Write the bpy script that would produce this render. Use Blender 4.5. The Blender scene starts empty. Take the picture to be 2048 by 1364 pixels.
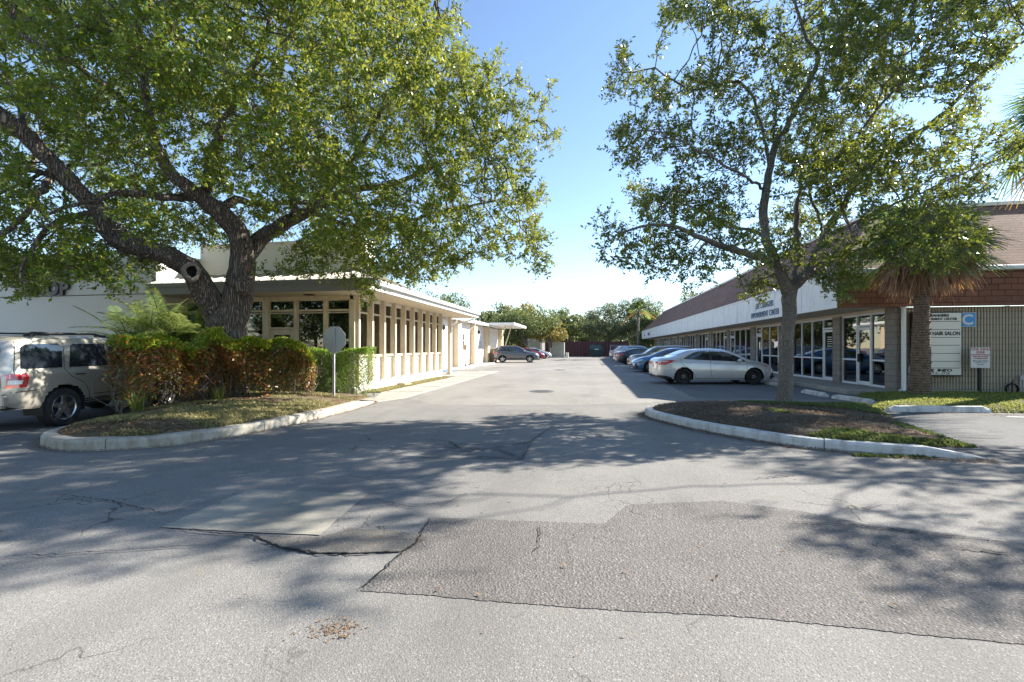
import bpy, bmesh, math, random
import numpy as np
from mathutils import Vector, Matrix, Euler
rng = np.random.default_rng(7)
random.seed(7)
SC = bpy.context.scene
COL = SC.collection
PI = math.pi
rad = math.radians

# ------------------------------------------------------------------ camera calibration
FPX, V0, CH = 900.0, 695.0, 1.5
TH = math.atan(154 / 900)
FX, FY, RX, RY = -math.sin(TH), math.cos(TH), math.cos(TH), math.sin(TH)
def P(u, v, t):
    """world point seen at picture position u, v, at t metres in front of the camera"""
    r = (u - 1024) / FPX * t
    return (t * FX + r * RX, t * FY + r * RY, CH + (V0 - v) * t / FPX)
def G(u, v, z=0.0):
    return P(u, v, FPX * (CH - z) / (v - V0))

# ------------------------------------------------------------------ scene helpers
def tag(o, label=None, cat=None, group=None, kind=None):
    if label: o['label'] = label
    if cat: o['category'] = cat
    if group: o['group'] = group
    if kind: o['kind'] = kind
    return o
def thing(name, label, cat, loc=(0, 0, 0), rz=0.0, group=None):
    o = bpy.data.objects.new(name, None); COL.objects.link(o)
    o.location = loc; o.rotation_euler = (0, 0, rz); o.empty_display_size = .2
    return tag(o, label, cat, group)
def wmat(o):
    m = Matrix.Translation(o.location) @ Euler(o.rotation_euler).to_matrix().to_4x4()
    return wmat(o.parent) @ m if o.parent else m
def link(name, me, parent=None, local=False):
    o = bpy.data.objects.new(name, me); COL.objects.link(o)
    if parent is not None:
        if not local:
            me.transform(wmat(parent).inverted())
        o.parent = parent
    return o
def copy_tree(o, parent=None):
    c = o.copy(); COL.objects.link(c); c.parent = parent
    for ch in list(o.children): copy_tree(ch, c)
    return c

class MB:
    """collects boxes, tubes, prisms and links them as ONE mesh object"""
    def __init__(s): s.v = []; s.f = []; s.m = []
    def add(s, vs, fs, m=0):
        b = len(s.v); s.v += [tuple(x) for x in vs]
        for f in fs: s.f.append(tuple(i + b for i in f)); s.m.append(m)
        return s
    def box(s, x0, x1, y0, y1, z0, z1, m=0):
        x0, x1 = sorted((x0, x1)); y0, y1 = sorted((y0, y1)); z0, z1 = sorted((z0, z1))
        return s.add([(x0, y0, z0), (x1, y0, z0), (x1, y1, z0), (x0, y1, z0), (x0, y0, z1), (x1, y0, z1), (x1, y1, z1), (x0, y1, z1)],
              [(0, 3, 2, 1), (4, 5, 6, 7), (0, 1, 5, 4), (1, 2, 6, 5), (2, 3, 7, 6), (3, 0, 4, 7)], m)
    def prism(s, poly, z0, z1, m=0):
        n = len(poly)
        a = sum(poly[i][0] * poly[(i + 1) % n][1] - poly[(i + 1) % n][0] * poly[i][1] for i in range(n))
        if a < 0: poly = poly[::-1]
        return s.add([(x, y, z0) for x, y in poly] + [(x, y, z1) for x, y in poly],
              [tuple(range(n - 1, -1, -1)), tuple(range(n, 2 * n))] + [(i, (i + 1) % n, n + (i + 1) % n, n + i) for i in range(n)], m)
    def hexa(s, b, t, m=0):
        """b, t : four points each (same winding)"""
        return s.add(list(b) + list(t), [(0, 3, 2, 1), (4, 5, 6, 7), (0, 1, 5, 4), (1, 2, 6, 5), (2, 3, 7, 6), (3, 0, 4, 7)], m)
    def tube(s, pts, rs, n=8, m=0, cap=True):
        pts = [Vector(p) for p in pts]
        if not hasattr(rs, '__len__'): rs = [rs] * len(pts)
        base = len(s.v); up = None
        for i, p in enumerate(pts):
            d = (pts[min(i + 1, len(pts) - 1)] - pts[max(i - 1, 0)]).normalized()
            if up is None: up = d.orthogonal().normalized()
            up = (up - d * up.dot(d)).normalized(); w = d.cross(up)
            for k in range(n):
                a = 2 * PI * k / n; s.v.append(tuple(p + (up * math.cos(a) + w * math.sin(a)) * rs[i]))
        for i in range(len(pts) - 1):
            for k in range(n):
                a = base + i * n + k; b = base + i * n + (k + 1) % n
                s.f.append((a, b, b + n, a + n)); s.m.append(m)
        if cap:
            s.f.append(tuple(base + k for k in range(n - 1, -1, -1))); s.m.append(m)
            e = base + (len(pts) - 1) * n; s.f.append(tuple(e + k for k in range(n))); s.m.append(m)
        return s
    def lathe(s, prof, c, axis='y', n=28, m=0):
        """prof: list of (radius, offset along axis)"""
        b = len(s.v)
        for r, o in prof:
            for k in range(n):
                a = 2 * PI * k / n; p, q = r * math.cos(a), r * math.sin(a)
                s.v.append({'y': (c[0] + p, c[1] + o, c[2] + q), 'z': (c[0] + p, c[1] + q, c[2] + o), 'x': (c[0] + o, c[1] + p, c[2] + q)}[axis])
        for i in range(len(prof) - 1):
            for k in range(n):
                a = b + i * n + k; d = b + i * n + (k + 1) % n
                s.f.append((a, d, d + n, a + n)); s.m.append(m)
        return s
    def build(s, name, mats, parent=None, local=False, smooth=False, bevel=0, seg=1):
        me = bpy.data.meshes.new(name); me.from_pydata(s.v, [], s.f)
        if not isinstance(mats, (list, tuple)): mats = [mats]
        for x in mats: me.materials.append(x)
        me.polygons.foreach_set('material_index', s.m)
        bm = bmesh.new(); bm.from_mesh(me)
        if bevel:
            bm.edges.ensure_lookup_table()
            es = [e for e in bm.edges if len(e.link_faces) == 2 and e.calc_face_angle(0) > .5]
            bmesh.ops.bevel(bm, geom=es, offset=bevel, segments=seg, affect='EDGES', clamp_overlap=True)
        bmesh.ops.recalc_face_normals(bm, faces=bm.faces)
        bm.to_mesh(me); bm.free()
        if smooth:
            me.polygons.foreach_set('use_smooth', [True] * len(me.polygons))
            if smooth != 'all': me.set_sharp_from_angle(angle=rad(38))
        me.update()
        return link(name, me, parent, local)

def mesh_np(name, V, F, mat, parent=None, smooth=False):
    V = np.asarray(V, np.float32); F = np.asarray(F, np.int32)
    me = bpy.data.meshes.new(name)
    me.vertices.add(len(V)); me.vertices.foreach_set('co', V.ravel())
    k = F.shape[1]
    me.loops.add(F.size); me.loops.foreach_set('vertex_index', F.ravel())
    me.polygons.add(len(F)); me.polygons.foreach_set('loop_start', np.arange(0, F.size, k, dtype=np.int32))
    me.polygons.foreach_set('loop_total', np.full(len(F), k, np.int32))
    if smooth: me.polygons.foreach_set('use_smooth', np.ones(len(F), bool))
    for m in (mat if isinstance(mat, (list, tuple)) else [mat]): me.materials.append(m)
    me.update(calc_edges=True); me.validate()
    return link(name, me, parent)

def text_obj(name, body, size, mat, origin, xdir, ydir, parent, extr=.01, bold=0.0, align='LEFT', sx=1.0, space=1.0):
    cu = bpy.data.curves.new(name, 'FONT'); cu.body = body; cu.size = size; cu.extrude = extr; cu.offset = bold
    cu.align_x = align; cu.space_character = space; cu.resolution_u = 3
    t = bpy.data.objects.new(name + '_tmp', cu); COL.objects.link(t)
    me = bpy.data.meshes.new_from_object(t.evaluated_get(bpy.context.evaluated_depsgraph_get()))
    bpy.data.objects.remove(t); bpy.data.curves.remove(cu)
    x = Vector(xdir).normalized(); y = Vector(ydir).normalized(); z = x.cross(y)
    M = Matrix(((x.x * sx, y.x, z.x, origin[0]), (x.y * sx, y.y, z.y, origin[1]), (x.z * sx, y.z, z.z, origin[2]), (0, 0, 0, 1)))
    me.transform(M); me.name = name
    me.materials.clear(); me.materials.append(mat)
    return link(name, me, parent)

# ------------------------------------------------------------------ materials
class NT:
    def __init__(s, name):
        s.m = bpy.data.materials.new(name); s.m.use_nodes = True
        s.n = s.m.node_tree.nodes; s.l = s.m.node_tree.links; s.b = s.n['Principled BSDF']; s.out = s.n['Material Output']
        s.tc = s.n.new('ShaderNodeTexCoord')
    def new(s, t, **k):
        x = s.n.new(t)
        for a, b in k.items(): setattr(x, a, b)
        return x
    def mapv(s, scale=(1, 1, 1), src='Object', rot=(0, 0, 0)):
        mp = s.new('ShaderNodeMapping'); mp.inputs['Scale'].default_value = scale; mp.inputs['Rotation'].default_value = rot
        s.l.new(s.tc.outputs[src], mp.inputs[0]); return mp.outputs[0]
    def noise(s, scale, detail=4, rough=.55, vec=None, dist=0):
        x = s.new('ShaderNodeTexNoise'); x.inputs['Scale'].default_value = scale; x.inputs['Detail'].default_value = detail
        x.inputs['Roughness'].default_value = rough; x.inputs['Distortion'].default_value = dist
        s.l.new(vec if vec is not None else s.tc.outputs['Object'], x.inputs['Vector']); return x.outputs[0]
    def voro(s, scale, feature='F1', vec=None, out=0):
        x = s.new('ShaderNodeTexVoronoi', feature=feature); x.inputs['Scale'].default_value = scale
        s.l.new(vec if vec is not None else s.tc.outputs['Object'], x.inputs['Vector']); return x.outputs[out]
    def ramp(s, fac, stops, interp='LINEAR'):
        r = s.new('ShaderNodeValToRGB'); e = r.color_ramp.elements; r.color_ramp.interpolation = interp
        while len(e) < len(stops): e.new(.5)
        for i, (p, c) in enumerate(stops):
            e[i].position = p; e[i].color = (c if hasattr(c, '__len__') else (c, c, c)) + ((1,) if (not hasattr(c, '__len__') or len(c) == 3) else ())
        s.l.new(fac, r.inputs[0]); return r.outputs[0]
    def mix(s, fac, a, b, mode='MIX'):
        x = s.new('ShaderNodeMix', data_type='RGBA', blend_type=mode)
        for i, v in ((0, fac), (6, a), (7, b)):
            if hasattr(v, 'links') or isinstance(v, bpy.types.NodeSocket): s.l.new(v, x.inputs[i])
            else: x.inputs[i].default_value = (v if i == 0 else tuple(v) + (1,))
        return x.outputs[2]
    def math(s, op, a, b=0.0, clamp=False):
        x = s.new('ShaderNodeMath', operation=op); x.use_clamp = clamp
        for i, v in ((0, a), (1, b)):
            if isinstance(v, bpy.types.NodeSocket): s.l.new(v, x.inputs[i])
            else: x.inputs[i].default_value = v
        return x.outputs[0]
    def base(s, c, rough=.6, spec=.5, metal=0):
        if isinstance(c, bpy.types.NodeSocket): s.l.new(c, s.b.inputs['Base Color'])
        else: s.b.inputs['Base Color'].default_value = tuple(c) + (1,)
        if isinstance(rough, bpy.types.NodeSocket): s.l.new(rough, s.b.inputs['Roughness'])
        else: s.b.inputs['Roughness'].default_value = rough
        s.b.inputs['Specular IOR Level'].default_value = spec; s.b.inputs['Metallic'].default_value = metal
        return s
    def bump(s, h, strength=.5, dist=.01):
        x = s.new('ShaderNodeBump'); x.inputs['Strength'].default_value = strength; x.inputs['Distance'].default_value = dist
        s.l.new(h, x.inputs['Height'])
        if s.b.inputs['Normal'].links: s.l.new(s.b.inputs['Normal'].links[0].from_socket, x.inputs['Normal'])
        s.l.new(x.outputs[0], s.b.inputs['Normal']); return s

def paintm(name, c, rough=.55, var=.12, scale=1.5, bump=.15, bscale=60, spec=.4, dirt=None):
    """painted or plain surface with faint mottling, fine bump and optional dirt streaks"""
    s = NT(name); n = s.noise(scale, 6, .6)
    col = s.mix(n, tuple(x * (1 - var) for x in c), tuple(min(1, x * (1 + var)) for x in c))
    if dirt:
        st = s.noise(1.6, 6, .7, s.mapv((3, 3, 1.2)))
        col = s.mix(s.ramp(st, [(.46, 0.0), (.68, .8)]), col, dirt)
    s.base(col, s.ramp(n, [(.3, max(.05, rough - .08)), (.7, min(1, rough + .08))]), spec)
    if bump: s.bump(s.noise(bscale, 3), bump, .004)
    return s.m
def metal(name, c, rough=.35, m=1.0):
    s = NT(name); n = s.noise(9, 4); s.base(s.mix(n, tuple(x * .88 for x in c), c), s.ramp(n, [(.3, rough), (.8, rough + .15)]), .5, m); return s.m

def car_paint(name, c, metallic=.45, rough=.33):
    s = NT(name); n = s.noise(2.2, 5)
    s.base(s.mix(n, tuple(x * .93 for x in c), c), rough, .5, metallic)
    s.b.inputs['Coat Weight'].default_value = 1; s.b.inputs['Coat Roughness'].default_value = .04
    d = s.ramp(s.noise(1.6, 6, .7), [(.4, .03), (.8, .22)]); s.l.new(d, s.b.inputs['Coat Roughness'])
    return s.m

def glassm(name, tint, refl=.12, rough=.015):
    """window glass: tinted see-through film with a real reflection"""
    s = NT(name); s.n.remove(s.b)
    tr = s.new('ShaderNodeBsdfTransparent'); tr.inputs[0].default_value = tuple(tint) + (1,)
    gl = s.new('ShaderNodeBsdfGlossy'); gl.inputs['Roughness'].default_value = rough
    fr = s.new('ShaderNodeFresnel'); fr.inputs[0].default_value = 1.55
    f = s.math('ADD', fr.outputs[0], refl, True)
    b = s.new('ShaderNodeBump'); b.inputs['Strength'].default_value = .05; b.inputs['Distance'].default_value = .01
    s.l.new(s.noise(1.3, 2), b.inputs['Height']); s.l.new(b.outputs[0], gl.inputs['Normal'])
    mx = s.new('ShaderNodeMixShader'); s.l.new(f, mx.inputs[0]); s.l.new(tr.outputs[0], mx.inputs[1]); s.l.new(gl.outputs[0], mx.inputs[2])
    s.l.new(mx.outputs[0], s.out.inputs[0]); return s.m
def dark_glass(name, c=(.012, .016, .022)):
    s = NT(name); n = s.noise(1.2, 3); s.base(s.mix(n, c, tuple(x * 2.0 for x in c)), .04, .9)
    s.b.inputs['IOR'].default_value = 1.6; return s.m

def leafm(name, stops, transl=.35, rough=.38, tcol=None, spec=.5):
    s = NT(name); gi = s.new('ShaderNodeNewGeometry')
    col = s.ramp(gi.outputs['Random Per Island'], stops)
    big = s.noise(.9, 3); col = s.mix(s.ramp(big, [(.4, 0.0), (.7, .35)]), col, tuple(x * 1.25 for x in stops[-2][1]))
    s.base(col, rough, spec)
    t = s.new('ShaderNodeBsdfTranslucent')
    s.l.new(s.mix(.65, col, tcol or tuple(min(1, x * 2.2) for x in stops[-1][1])), t.inputs[0])
    mx = s.new('ShaderNodeMixShader'); mx.inputs[0].default_value = transl
    s.l.new(s.b.outputs[0], mx.inputs[1]); s.l.new(t.outputs[0], mx.inputs[2]); s.l.new(mx.outputs[0], s.out.inputs[0])
    return s.m

def barkm(name, c0, c1, zs=.22, scale=14, strength=1.0, dist=.05):
    s = NT(name); nz = s.noise(2.5, 3)
    v = s.mapv((1, 1, zs))
    wob = s.new('ShaderNodeVectorMath', operation='ADD'); s.l.new(v, wob.inputs[0])
    cn = s.new('ShaderNodeTexNoise'); cn.inputs['Scale'].default_value = 3; s.l.new(v, cn.inputs['Vector'])
    sc = s.new('ShaderNodeVectorMath', operation='SCALE'); sc.inputs['Scale'].default_value = .25
    s.l.new(cn.outputs['Color'], sc.inputs[0]); s.l.new(sc.outputs[0], wob.inputs[1])
    e = s.voro(scale, 'DISTANCE_TO_EDGE', wob.outputs[0])
    rid = s.ramp(e, [(0, 0.0), (.25, 1.0)])
    fine = s.noise(60, 5, .7, s.mapv((1, 1, .35)))
    col = s.mix(rid, c0, c1)
    col = s.mix(s.ramp(fine, [(.35, 0.0), (.75, .7)]), col, tuple(min(1, x * 1.5) for x in c1))
    lich = s.noise(3.5, 5, .6)
    col = s.mix(s.ramp(lich, [(.55, 0.0), (.68, .35)]), col, (.30, .33, .27))
    s.base(col, .9, .15); s.bump(rid, strength, dist); s.bump(fine, .5, .01)
    return s.m

def asphaltm(name, c, coarse=1.0, crack=1.0, warm=(1.0, .985, .955), stone=1.9):
    s = NT(name); W = s.tc.outputs['Object']
    big = s.noise(.22, 5, .6); mid = s.noise(1.4, 6, .65); fine = s.noise(55, 4, .7); vf = s.noise(190, 3, .7)
    col = s.mix(s.ramp(big, [(.32, 0.0), (.68, 1.0)]), tuple(x * .80 * w for x, w in zip(c, warm)), tuple(x * 1.12 for x in c))
    col = s.mix(s.ramp(mid, [(.3, .45), (.62, 0.0)]), col, tuple(x * .66 for x in c))
    # aggregate: pale and dark pebbles in the binder
    vc = s.new('ShaderNodeTexVoronoi'); vc.inputs['Scale'].default_value = 105 / coarse; s.l.new(W, vc.inputs['Vector'])
    sep = s.new('ShaderNodeSeparateColor'); s.l.new(vc.outputs['Color'], sep.inputs[0])
    peb = s.ramp(vc.outputs['Distance'], [(.25, 1.0), (.5, 0.0)])
    light = s.math('MULTIPLY', peb, s.ramp(sep.outputs[0], [(.5, 0.0), (.8, .95)]))
    dark = s.math('MULTIPLY', peb, s.ramp(sep.outputs[1], [(.55, 0.0), (.8, .9)]))
    col = s.mix(light, col, tuple(min(1, x * stone) for x in c)); col = s.mix(dark, col, tuple(x * .33 for x in c))
    col = s.mix(s.ramp(fine, [(.3, .5), (.6, 0.0)]), col, tuple(x * .55 for x in c))
    # cracks
    wv = s.new('ShaderNodeVectorMath', operation='ADD'); cn = s.new('ShaderNodeTexNoise'); cn.inputs['Scale'].default_value = 1.7; cn.inputs['Detail'].default_value = 6
    s.l.new(W, cn.inputs['Vector']); sc = s.new('ShaderNodeVectorMath', operation='SCALE'); sc.inputs['Scale'].default_value = .8
    s.l.new(cn.outputs['Color'], sc.inputs[0]); s.l.new(W, wv.inputs[0]); s.l.new(sc.outputs[0], wv.inputs[1])
    e1 = s.voro(.75, 'DISTANCE_TO_EDGE', wv.outputs[0]); e2 = s.voro(3.1, 'DISTANCE_TO_EDGE', wv.outputs[0])
    m1 = s.ramp(s.noise(.5, 3), [(.5, 0.0), (.6, 1.0)]); m2 = s.ramp(s.noise(.62, 3, .5, s.mapv((1, 1, 1), rot=(0, 0, 1))), [(.56, 0.0), (.64, 1.0)])
    k1 = s.math('MULTIPLY', s.ramp(e1, [(0, 1.0), (.007, 0.0)]), m1); k2 = s.math('MULTIPLY', s.ramp(e2, [(0, 1.0), (.014, 0.0)]), m2)
    k = s.math('MULTIPLY', s.math('MAXIMUM', k1, k2), crack, True)
    col = s.mix(k, col, (.035, .032, .03))
    # oil and dirt stains with shapes of their own
    col = s.mix(s.ramp(s.noise(.8, 4, .55, s.mapv((1, .35, 1), rot=(0, 0, .4))), [(.56, 0.0), (.7, .55)]), col, tuple(x * .5 for x in c))
    col = s.mix(s.ramp(s.noise(1.0, 4, .6, s.mapv((.9, .09, 1), rot=(0, 0, .05))), [(.5, 0.0), (.68, .38)]), col, tuple(x * .62 for x in c))
    col = s.mix(s.ramp(s.noise(2.6, 5, .7), [(.62, 0.0), (.75, .45)]), col, (c[0] * .95, c[1] * .78, c[2] * .58))
    s.base(col, .92, .12)
    s.bump(vc.outputs['Distance'], .5 * coarse, .004 * coarse); s.bump(vf, .3, .002); s.bump(fine, .3, .004)
    return s.m

M = {}
def mats():
    M['asphalt'] = asphaltm('aged_asphalt', (.228, .220, .207), stone=1.75)
    M['asphalt_dark'] = asphaltm('coarse_patch_asphalt', (.168, .157, .147), 1.6, .8, (1.02, 1, .97), 2.0)
    M['asphalt_mid'] = asphaltm('patch_asphalt', (.15, .142, .13), 1.2, .6, (1.04, 1, .94), 1.9)
    M['asphalt_pale'] = asphaltm('fine_pale_patch', (.33, .31, .265), .55, .15, (1.03, 1, .94), 1.25)
    M['asphalt_lot'] = asphaltm('lot_asphalt', (.165, .165, .165), 1.0, .6)
    M['lane'] = asphaltm('sun_bleached_asphalt', (.27, .258, .238), .9, .5, (1.0, .985, .955), 1.5)
    M['concrete'] = paintm('weathered_concrete', (.34, .32, .28), .85, .2, 2.2, .4, 45, .2, (.22, .2, .17))
    M['curb'] = paintm('curb_concrete', (.40, .37, .31), .9, .3, 2.5, .6, 40, .15, (.17, .14, .09))
    M['white_curb'] = paintm('worn_white_painted_concrete', (.55, .55, .53), .8, .22, 4, .5, 40, .15, (.25, .235, .20))
    M['blue_curb'] = paintm('blue_painted_concrete', (.10, .2, .38), .7, .3, 4, .3, 40, .2, (.3, .3, .3))
    M['stucco'] = paintm('white_stucco', (.72, .70, .66), .85, .06, .8, .8, 22, .2)
    M['cream'] = paintm('cream_stucco', (.64, .52, .36), .8, .06, 1.2, .35, 30, .2)
    M['cream2'] = paintm('cream_frame_paint', (.66, .56, .40), .6, .06, 2, .1, 60, .4, (.47, .39, .28))
    M['soffit'] = paintm('soffit_paint', (.60, .51, .38), .8, .05)
    M['fascia_grey'] = paintm('grey_fascia_paint', (.22, .215, .19), .6, .1)
    M['white_trim'] = paintm('white_trim_paint', (.72, .72, .70), .45, .05, 2, .1)
    M['metal_roof'] = paintm('pale_metal_roof', (.50, .46, .40), .45, .14, 1.2, .1, 30, .5, (.35, .32, .27))
    M['tan_fascia'] = paintm('tan_soffit_band', (.56, .47, .34), .75, .08)
    M['fascia_white'] = paintm('white_fascia_panels', (.68, .68, .68), .6, .04, 1, .15, 40, .3, (.52, .52, .52))
    M['frame_white'] = paintm('white_aluminium_frame', (.66, .68, .70), .4, .04, 3, .05)
    M['frame_dark'] = paintm('dark_bronze', (.03, .028, .026), .4, .1)
    M['interior'] = paintm('interior_wall', (.30, .33, .40), .9, .1)
    M['dark'] = paintm('dark_void', (.012, .012, .013), .8, .1)
    M['blind'] = paintm('vertical_blinds', (.62, .64, .68), .8, .15, 9, .3, 20)
    M['blue_blind'] = paintm('blue_grey_blinds', (.20, .29, .44), .8, .2, 9, .3, 20)
    M['garage'] = paintm('grey_roller_door', (.5, .5, .5), .6, .08)
    M['block'] = blockm('split_face_block', (.33, .30, .26))
    M['flute'] = flutem('fluted_block', (.50, .43, .32))
    M['shingle'] = shinglem('brown_roof_shingles', (.22, .118, .082), .14, 'X')
    M['shingle2'] = shinglem('brown_roof_shingles_hip', (.24, .14, .10), .14, 'Y')
    M['shingle_v'] = shinglem('red_brown_shingle_fascia', (.19, .085, .052), .18, 'V')
    M['glass_tint'] = glassm('storefront_glass', (.42, .50, .62), .16)
    M['glass_dark'] = glassm('facade_glass', (.22, .25, .24), .06)
    M['glass_side'] = glassm('side_window_glass', (.82, .84, .86), .05)
    M['car_glass'] = dark_glass('car_glass')
    M['car_glass_light'] = dark_glass('car_glass_clear', (.05, .065, .075))
    M['tyre'] = paintm('tyre_rubber', (.022, .022, .023), .8, .2, 8)
    M['rim'] = metal('alloy_rim', (.62, .63, .65), .3)
    M['rim_black'] = paintm('black_steel_rim', (.02, .02, .022), .45, .1)
    M['plastic'] = paintm('black_trim_plastic', (.03, .03, .032), .6, .1)
    M['chrome'] = metal('chrome', (.8, .8, .82), .12)
    M['head'] = dark_glass('headlight_lens', (.35, .37, .4))
    M['red_lens'] = lens('tail_lens', (.45, .012, .01))
    M['amber'] = lens('amber_lens', (.6, .14, .01))
    M['clear_lens'] = lens('clear_lens', (.55, .5, .48))
    M['bark'] = barkm('oak_bark', (.038, .030, .025), (.25, .205, .17), .13, 21, 1.0, .06)
    M['bark2'] = barkm('young_oak_bark', (.075, .070, .062), (.225, .205, .18), .4, 34, .9, .025)
    M['twig'] = paintm('pale_twig', (.15, .125, .10), .85, .2, 6)
    M['cut'] = paintm('scar_wood', (.20, .17, .145), .85, .25, 9)
    M['leaf_oak'] = leafm('oak_leaf', [(0, (.008, .038, .003)), (.4, (.022, .080, .005)), (.72, (.060, .140, .009)), (.92, (.15, .215, .014)), (1, (.38, .38, .05))], .24, .40, None, .28)
    M['leaf_oak2'] = leafm('right_oak_leaf', [(0, (.010, .034, .006)), (.5, (.026, .068, .009)), (.85, (.07, .125, .014)), (1, (.24, .26, .035))], .28, .30, None, .4)
    M['leaf_far'] = leafm('far_leaf', [(0, (.03, .06, .018)), (.5, (.065, .10, .028)), (1, (.14, .16, .045))], .3, .5)
    M['leaf_olive'] = leafm('olive_leaf', [(0, (.045, .07, .035)), (.5, (.09, .12, .06)), (1, (.16, .18, .09))], .3, .5)
    M['leaf_yellow'] = leafm('yellow_leaf', [(0, (.10, .10, .03)), (.5, (.17, .16, .04)), (1, (.25, .20, .05))], .3, .5)
    M['hedge'] = leafm('hedge_leaf', [(0, (.035, .08, .012)), (.4, (.07, .15, .02)), (.8, (.13, .23, .025)), (1, (.22, .30, .04))], .35, .33)
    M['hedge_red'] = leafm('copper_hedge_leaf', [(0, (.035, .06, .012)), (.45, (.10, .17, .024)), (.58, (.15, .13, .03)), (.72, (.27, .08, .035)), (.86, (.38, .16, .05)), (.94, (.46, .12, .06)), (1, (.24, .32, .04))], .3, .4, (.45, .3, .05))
    M['hedge_top'] = leafm('hedge_top_leaf', [(0, (.09, .19, .015)), (.6, (.24, .36, .03)), (.88, (.36, .36, .04)), (1, (.6, .10, .03))], .35, .38, (.45, .5, .06))  # greener top leaves, their colour also brightened for sun falling on the hedge top
    M['palm'] = leafm('palm_blade', [(0, (.025, .07, .02)), (.6, (.05, .12, .03)), (1, (.12, .18, .04))], .3, .35)
    M['palm_l'] = leafm('areca_blade', [(0, (.06, .13, .03)), (.6, (.12, .20, .05)), (1, (.24, .27, .08))], .35, .35)
    M['palm_dead'] = leafm('dead_palm_blade', [(0, (.16, .10, .065)), (.5, (.32, .21, .14)), (1, (.50, .42, .35))], .28, .75, (.6, .27, .1), .15)
    M['palm_yel'] = leafm('yellowing_frond', [(0, (.22, .2, .03)), (1, (.38, .2, .04))], .35, .45)
    M['palm_trunk'] = palmtrunk()
    M['grass'] = leafm('grass_blade', [(0, (.07, .12, .02)), (.6, (.13, .19, .03)), (1, (.26, .26, .07))], .35, .5)
    M['cover'] = leafm('ground_cover_leaf', [(0, (.02, .05, .01)), (.6, (.05, .09, .018)), (1, (.13, .16, .04))], .3, .5)
    M['grass_dry'] = leafm('dry_grass_blade', [(0, (.08, .13, .03)), (.5, (.2, .2, .07)), (1, (.32, .26, .13))], .3, .6)
    M['litter'] = leafm('fallen_leaf', [(0, (.09, .05, .025)), (.5, (.2, .12, .06)), (1, (.36, .24, .14))], .15, .7, (.3, .2, .1), .2)
    M['lawn'] = soilm('lawn_ground', (.10, .12, .04), (.17, .15, .09))
    M['soil'] = soilm('mulch_soil', (.09, .068, .048), (.17, .14, .105))
    M['soil_l'] = soilm('dry_mulch', (.13, .095, .06), (.24, .2, .13))
    M['sign_back'] = metal('bare_sign_aluminium', (.40, .41, .38), .5, .3)
    M['galv'] = metal('galvanised_steel', (.5, .5, .52), .4, .6)
    M['red'] = paintm('sign_red', (.42, .02, .03), .5)
    M['sign_white'] = paintm('sign_white', (.66, .66, .63), .5, .05)
    M['sign_cream'] = paintm('sign_panel', (.70, .67, .58), .35, .06, 1.5, .03)
    M['sign_blue'] = paintm('sign_blue', (.05, .30, .62), .5, .08)
    M['black'] = paintm('black_paint', (.012, .012, .012), .5, .05)
    M['letter_brown'] = paintm('brown_channel_letter', (.05, .032, .032), .5, .1)
    M['letter_blue'] = paintm('blue_channel_letter', (.02, .08, .18), .45, .1)
    M['maroon'] = fencem()
    M['dumpster'] = paintm('green_grey_steel', (.05, .08, .065), .55, .2, 3)
    M['shed'] = paintm('pale_grey_steel', (.34, .36, .32), .6, .12, 2, .1, 30, .4, (.25, .24, .2))
    M['iron'] = paintm('cast_iron', (.10, .095, .09), .6, .3, 12)
    M['wood_post'] = paintm('dark_post', (.03, .027, .025), .7, .2)
    M['grey_roof'] = paintm('flat_roof', (.4, .39, .37), .8, .1)
    M['lamp'] = paintm('lamp_black', (.02, .02, .02), .4)
    M['stone'] = paintm('splash_block', (.36, .28, .2), .85, .2, 8)
    M['line'] = paintm('faded_line_paint', (.5, .5, .48), .8, .35, 12, .3)

def lens(name, c):
    s = NT(name); w = s.new('ShaderNodeTexWave'); w.inputs['Scale'].default_value = 14; s.l.new(s.tc.outputs['Object'], w.inputs['Vector'])
    s.base(s.mix(s.math('MULTIPLY', w.outputs['Fac'], .4), c, tuple(min(1, x * 1.8 + .02) for x in c)), .12, .8); s.b.inputs['Coat Weight'].default_value = 1
    return s.m
def blockm(name, c):
    s = NT(name); m = s.mapv((1, 1, 1))
    sep = s.new('ShaderNodeSeparateXYZ'); s.l.new(m, sep.inputs[0])
    xy = s.math('ADD', sep.outputs[0], sep.outputs[1]); cb = s.new('ShaderNodeCombineXYZ'); s.l.new(xy, cb.inputs[0]); s.l.new(sep.outputs[2], cb.inputs[1])
    b = s.new('ShaderNodeTexBrick'); b.inputs['Scale'].default_value = 1; b.inputs['Brick Width'].default_value = .4; b.inputs['Row Height'].default_value = .2; b.inputs['Mortar Size'].default_value = .008
    b.inputs['Color1'].default_value = (*c, 1); b.inputs['Color2'].default_value = tuple(x * .82 for x in c) + (1,); b.inputs['Mortar'].default_value = tuple(x * .45 for x in c) + (1,)
    s.l.new(cb.outputs[0], b.inputs['Vector'])
    n = s.noise(30, 6, .7); s.base(s.mix(s.ramp(n, [(.3, .6), (.65, 0.0)]), b.outputs[0], tuple(x * .5 for x in c)), .9, .2)
    s.bump(n, 1, .03); s.bump(b.outputs['Fac'], -.6, .01) if False else s.bump(s.math('SUBTRACT', 1.0, b.outputs['Fac']), .8, .01); return s.m
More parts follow.
